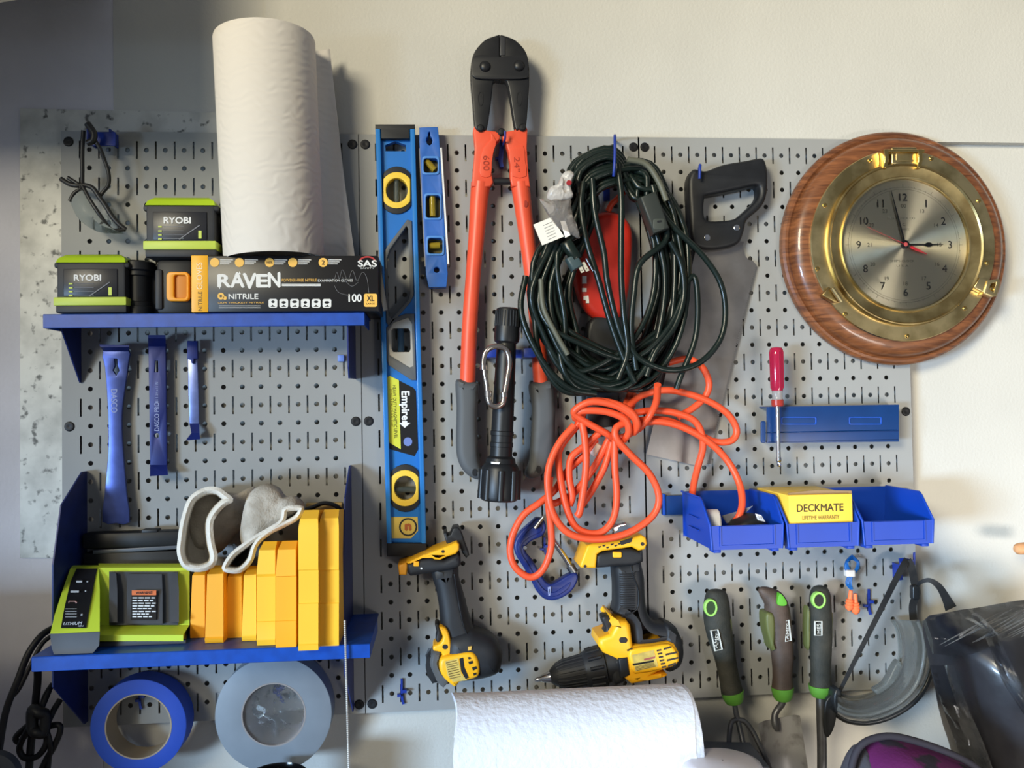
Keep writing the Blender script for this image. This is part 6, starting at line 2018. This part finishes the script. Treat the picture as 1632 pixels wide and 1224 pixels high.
# foot
plate('foot_black', [[(950, 886), (958, 882), (990, 876), (1006, 875), (1020, 880), (1025, 876), (1026, 896), (1010, 902), (985, 903), (975, 904), (950, 906)]], .066, .012, dkb, t, .005)
plate('foot_yellow', [[(924, 902), (936, 870), (944, 866), (985, 862), (1005, 857), (1022, 852), (1030, 857), (1032, 867), (1028, 876), (1018, 878), (1007, 872), (960, 879), (952, 884), (950, 906), (926, 905)]], .068, .010, dy, t, .003)
plate('foot_button', rrect(977, 880, 991, 889, 2), .0685, .06, dy, t, .001)
plate('screw_port', ell(932.5, 902.5, 2.4, n=10), .0688, .06, BLACK, t)
plate('screw_port', ell(1024, 867, 3, n=12), .0688, .06, BLACK, t)
plate('terminal_window', [(988, 863), (1008, 857), (1006, 864), (990, 869)], .0688, .06, BLACK, t)
bm = NB()
for k_, (u_, v_) in enumerate(((953, 871), (960, 869), (966, 872), (973, 867), (979, 869), (985, 866))):
    add_plate(bm, [[(u_, v_), (u_ + 5, v_ - 1), (u_ + 4, v_ + 1.4), (u_ + 1, v_ + 2.4)]], .0686, .066)
finish('foot_vents', bm, BLACK, t, 0)
plate('belt_clip', [(968, 838), (998, 833), (998, 837), (985, 841), (985, 846), (978, 848), (977, 843), (969, 844)], .05, .02, CHROME, t, .001)
# ribbed grip
bm = NB()
for k_ in range(16):
    v_ = 915 + k_ * 3.6
    add_tube(bm, pxs([(987 + k_ * .1, v_, .0615), (998, v_ + .4, .0652), (1012, v_, .0652)]), .0007, 5, n=3)
finish('grip_ribs', bm, dkb, t, 60)
tube('grip_edge', pxs([(1005, 903, .064), (1010, 920, .0645), (1017, 940, .0645), (1017, 965, .0645), (1010, 975, .0645), (990, 983, .063)]), .0010, BLACK, t, 6)
# chuck
p0, p1 = W(852, 1084, .042), W(1000, 1052, .042)
ax = p1 - p0
k = ax.length / 151.4
P4 = lambda r: PX(.042, r)
lathe('jaws', p0, ax, [(0, P4(1.5)), (4 * k, P4(3.5)), (10 * k, P4(4.2)), (12 * k, P4(6)), (32 * k, P4(11))], CHROME, t, 16)
lathe('chuck', p0, ax, [(24 * k, P4(8)), (30 * k, P4(14)), (38 * k, P4(19)), (46 * k, P4(22)), (76 * k, P4(24)), (82 * k, P4(25)), (84 * k, P4(23))], dkb, t, 32)
bm = NB()
axn = ax.normalized()
ea = axn.orthogonal().normalized()
eb = axn.cross(ea)
for j in range(22):
    th = 2 * PI * j / 22
    o_ = ea * math.cos(th) + eb * math.sin(th)
    add_tube(bm, [p0 + axn * 36 * k + o_ * P4(18), p0 + axn * 48 * k + o_ * P4(22.2), p0 + axn * 80 * k + o_ * P4(24.4)], .0009, 5, n=1)
finish('chuck_ribs', bm, dkb, t, 60)
lathe('clutch_collar', p0, ax, [(80 * k, P4(26)), (84 * k, P4(28)), (108 * k, P4(30)), (112 * k, P4(30)), (114 * k, P4(27)), (124 * k, P4(28)), (134 * k, P4(29)), (140 * k, P4(27))], dkb, t, 36)
bm = NB()
for j in range(12):
    th = 2 * PI * j / 12
    o_ = ea * math.cos(th) + eb * math.sin(th)
    add_tube(bm, [p0 + axn * 87 * k + o_ * P4(28.5), p0 + axn * 108 * k + o_ * P4(30)], .0026, 8, n=1)
finish('collar_ribs', bm, BLACK, t, 60)
plate('gear_housing', [rnd([(983, 1050), (996, 1052), (1002, 1068), (1003, 1080), (992, 1090), (978, 1090), (975, 1065)], 2)], .066, .015, dkb, t, .006)
plate('gear_plate', [(986, 1050), (1000, 1048), (1004, 1076), (990, 1082)], .0765, .06, dkb, t, .002)

# ---------------------------------------------------------------- lying paper towel roll
tow2 = mat('quilted_paper', (218, 219, 226), 0.95, spec=0.1, bump=0.8, bscale=120)
t = thing('paper_towel_roll', 'white paper towel roll lying on its side at the bottom, under the drills', 'paper towel roll', WZ(918, .17, ZB), 'white paper towel rolls')
DR = .16
a_, b_ = W(742, 1196, DR), W(1098, 1194, DR)
b_.z = a_.z
b_.y = a_.y
R_ = a_.z - 0
rr = PX(DR, 84)
ax = b_ - a_
Ln = ax.length
lathe('roll', a_, ax, [(.002, .022), (.0005, rr * .97), (0, rr * .99), (.002, rr), (Ln - .002, rr * 1.0), (Ln, rr * .985), (Ln - .0005, rr * .9), (Ln - .001, .022)], tow2, t, 72, close=False)
# outer loose turn, slightly shifted to both ends
bm = NB()
rings = []
na = 46
for i in range(9):
    f = i / 8
    ring = []
    for j in range(na):
        th = math.radians(-62 + 250 * j / (na - 1))
        fl = 1.012 + .02 * max(0, (0.12 - f) / .12) + .004 * math.sin(j * .5)
        x_ = a_.x - .013 + (Ln + .006) * f + .003 * math.sin(j * .35)
        ring.append(Vector((x_, a_.y - math.sin(th) * rr * fl if False else a_.y - rr * fl * math.cos(th), a_.z + rr * fl * math.sin(th))))
    rings.append(ring)
gv = [[bm.verts.new(p_) for p_ in r_] for r_ in rings]
gw = [[bm.verts.new(Vector((p_.x, a_.y + (p_.y - a_.y) * .994, a_.z + (p_.z - a_.z) * .994))) for p_ in r_] for r_ in rings]
for i in range(8):
    for j in range(na - 1):
        bm.faces.new((gv[i][j], gv[i][j + 1], gv[i + 1][j + 1], gv[i + 1][j]))
        bm.faces.new((gw[i][j], gw[i + 1][j], gw[i + 1][j + 1], gw[i][j + 1]))
for j in range(na - 1):
    for i in (0, 8):
        bm.faces.new((gv[i][j], gw[i][j], gw[i][j + 1], gv[i][j + 1]))
finish('loose_sheet', bm, tow2, t, 60)
# what carries the roll
zc = a_.z - rr - .0005
t = thing('cardboard_box', 'pale box with a dark red edge under the lying paper towel roll', 'box', ((a_.x + b_.x) / 2, a_.y, ZB))
xa, xb = W(664, 1219, .2).x, W(1050, 1219, .2).x
box('box_body', (xa + .01, a_.y - .07, ZB), (xb, a_.y + .045, zc - .003), mat('pale_card', (190, 190, 198), .6), t, .001)
box('box_lid', (xa, a_.y - .08, zc - .003), (xb + .01, a_.y + .05, zc), mat('dark_red_edge', (150, 60, 72), .5), t, .001)

# ---------------------------------------------------------------- grey case and pale tub under the cultivator
t = thing('plastic_case', 'dark grey plastic case at the bottom between the lying roll and the trowel', 'case', WZ(1160, .10, ZB))
loft('case_body', [[WZ(1090, .16, ZB), WZ(1232, .16, ZB), WZ(1232, .05, ZB), WZ(1090, .05, ZB)],
                   [W(1098, 1222, .16), W(1226, 1222, .16), W(1195, 1183, .05), W(1104, 1181, .05)]], mat('case_slate', (92, 96, 106), .5), t, bevel=.002)
t = thing('plastic_tub', 'pale translucent tub rim at the very bottom, right of the lying roll', 'tub', WZ(1150, .24, ZB))
pc = W(1152, 1228, .235)
bm = NB()
add_lathe(bm, (pc.x, pc.y, ZB), (0, 0, 1), [(0, .04), (.002, .043), (pc.z - ZB - .004, .046), (pc.z - ZB, .0475), (pc.z - ZB + .008, .044), (pc.z - ZB + .0115, .036), (pc.z - ZB + .012, .001)], 48, close=False)
finish('tub_body', bm, mat('tub_pale', (206, 200, 204), .3), t, 50)

# ---------------------------------------------------------------- purple bag
t = thing('fabric_bag', 'purple and black camouflage fabric bag at the bottom, below the goggles', 'bag', WZ(1440, .2, ZB))
camo = mat('purple_camo', (86, 14, 76), .85, rgb2=(36, 28, 42), vscale=24, contrast=(.55, .60), detail=3, bump=.3, bscale=300)
nt = camo.node_tree
pillow('bag_body', [(1352, 1250), (1358, 1215), (1366, 1192), (1385, 1178), (1412, 1172), (1450, 1178), (1490, 1190), (1530, 1208), (1560, 1225), (1590, 1260), (1580, 1400), (1470, 1420), (1360, 1400)], .275, .36, camo, t, nz=.012, ns=16)
tube('bag_piping', pxs([(1354, 1240, .302), (1361, 1208, .302), (1372, 1188, .302), (1392, 1177, .302), (1420, 1173, .302), (1455, 1180, .302), (1500, 1195, .302), (1545, 1216, .302), (1575, 1240, .302)]), .004, mat('bag_black', (40, 36, 44), .8), t, 8)
pillow('bag_side', [(1340, 1260), (1350, 1212), (1364, 1188), (1376, 1190), (1372, 1230), (1368, 1290), (1362, 1400), (1345, 1400)], .275, .322, mat('bag_charcoal', (62, 60, 66), .85, bump=.3, bscale=300), t, nz=.004, ns=30)

# ---------------------------------------------------------------- dark package in clear film
t = thing('wrapped_package', 'large dark package wrapped in shiny clear plastic, in the bottom corner', 'package', WZ(1600, .16, ZB))
pk = mat('package_dark', (38, 38, 42), .35, var=.25, vscale=14, bump=.5, bscale=30, coat=.25)
pillow('package_body', [(1474, 990), (1500, 978), (1545, 972), (1600, 962), (1660, 960), (1760, 990), (1780, 1250), (1760, 1370), (1580, 1370), (1545, 1290), (1515, 1190), (1492, 1110), (1480, 1050)], .125, .245, pk, t, rings=14, n=90, nz=.016, ns=13, power=.35)
fm = mat('clear_wrap', (240, 242, 245), .06, trans=1.0, ior=1.12, bump=1.0, bscale=26)
bm = NB()
folds = [([(1470, 990), (1520, 974), (1560, 968), (1632, 956), (1700, 955)], [(1486, 1042), (1535, 1045), (1580, 1030), (1640, 990), (1700, 980)], .225),
         ([(1536, 985), (1562, 1000), (1580, 1040), (1600, 1090), (1640, 1150)], [(1556, 975), (1590, 1010), (1606, 1045), (1640, 1110), (1680, 1160)], .258),
         ([(1482, 1060), (1500, 1120), (1525, 1190), (1545, 1250), (1560, 1300)], [(1520, 1060), (1540, 1120), (1570, 1190), (1590, 1250), (1600, 1300)], .225)]
for A, B, d_ in folds:
    P_ = catmull([(p[0], p[1], 0) for p in A], 5)
    Q_ = catmull([(p[0], p[1], 0) for p in B], 5)
    G = []
    for i, (p, q) in enumerate(zip(P_, Q_)):
        G.append([W(p.x + (q.x - p.x) * j / 5, p.y + (q.y - p.y) * j / 5, d_ + .010 * math.sin(PI * j / 5) + .006 * noise.noise(Vector((i * .5, j * .9, d_ * 50)))) for j in range(6)])
    gv = [[bm.verts.new(p_) for p_ in r_] for r_ in G]
    for i in range(len(G) - 1):
        for j in range(5):
            bm.faces.new((gv[i][j], gv[i][j + 1], gv[i + 1][j + 1], gv[i + 1][j]))
bmesh.ops.solidify(bm, geom=bm.faces[:], thickness=.0006)
finish('film_fold', bm, fm, t, 60)
rc = random.Random(5)
bm = NB()
for k_ in range(22):
    u_ = 1530 + k_ * 7 + rc.uniform(-6, 6)
    v_ = 1012 - k_ * .9 + rc.uniform(-8, 8)
    add_tube(bm, pxs([(u_ - 34, v_ + 12, .236), (u_, v_ - 6, .246), (u_ + 30 + rc.uniform(0, 20), v_ - 28 + rc.uniform(-5, 3), .240)]), [.0002, .0006, .0002], 6)
finish('film_highlight_streak', bm, mat('film_pale', (110, 108, 106), .3, trans=.5, ior=1.2), t, 60)  # pale tubes draw the highlight streaks along the film's creases
t = thing('wooden_peg', 'rounded tan wooden end poking in at the edge, above the wrapped package', 'peg', W(1632, 875, .02))
c_ = W(1629, 876, .06)
lathe('peg', (c_.x + .05, -.03, c_.z - .002), (-1, -.3, 0), [(0, .0085), (.04, .0085), (.046, .0078), (.050, .005), (.0515, .0008)], mat('tan_wood', (206, 150, 104), .6), t, 20)
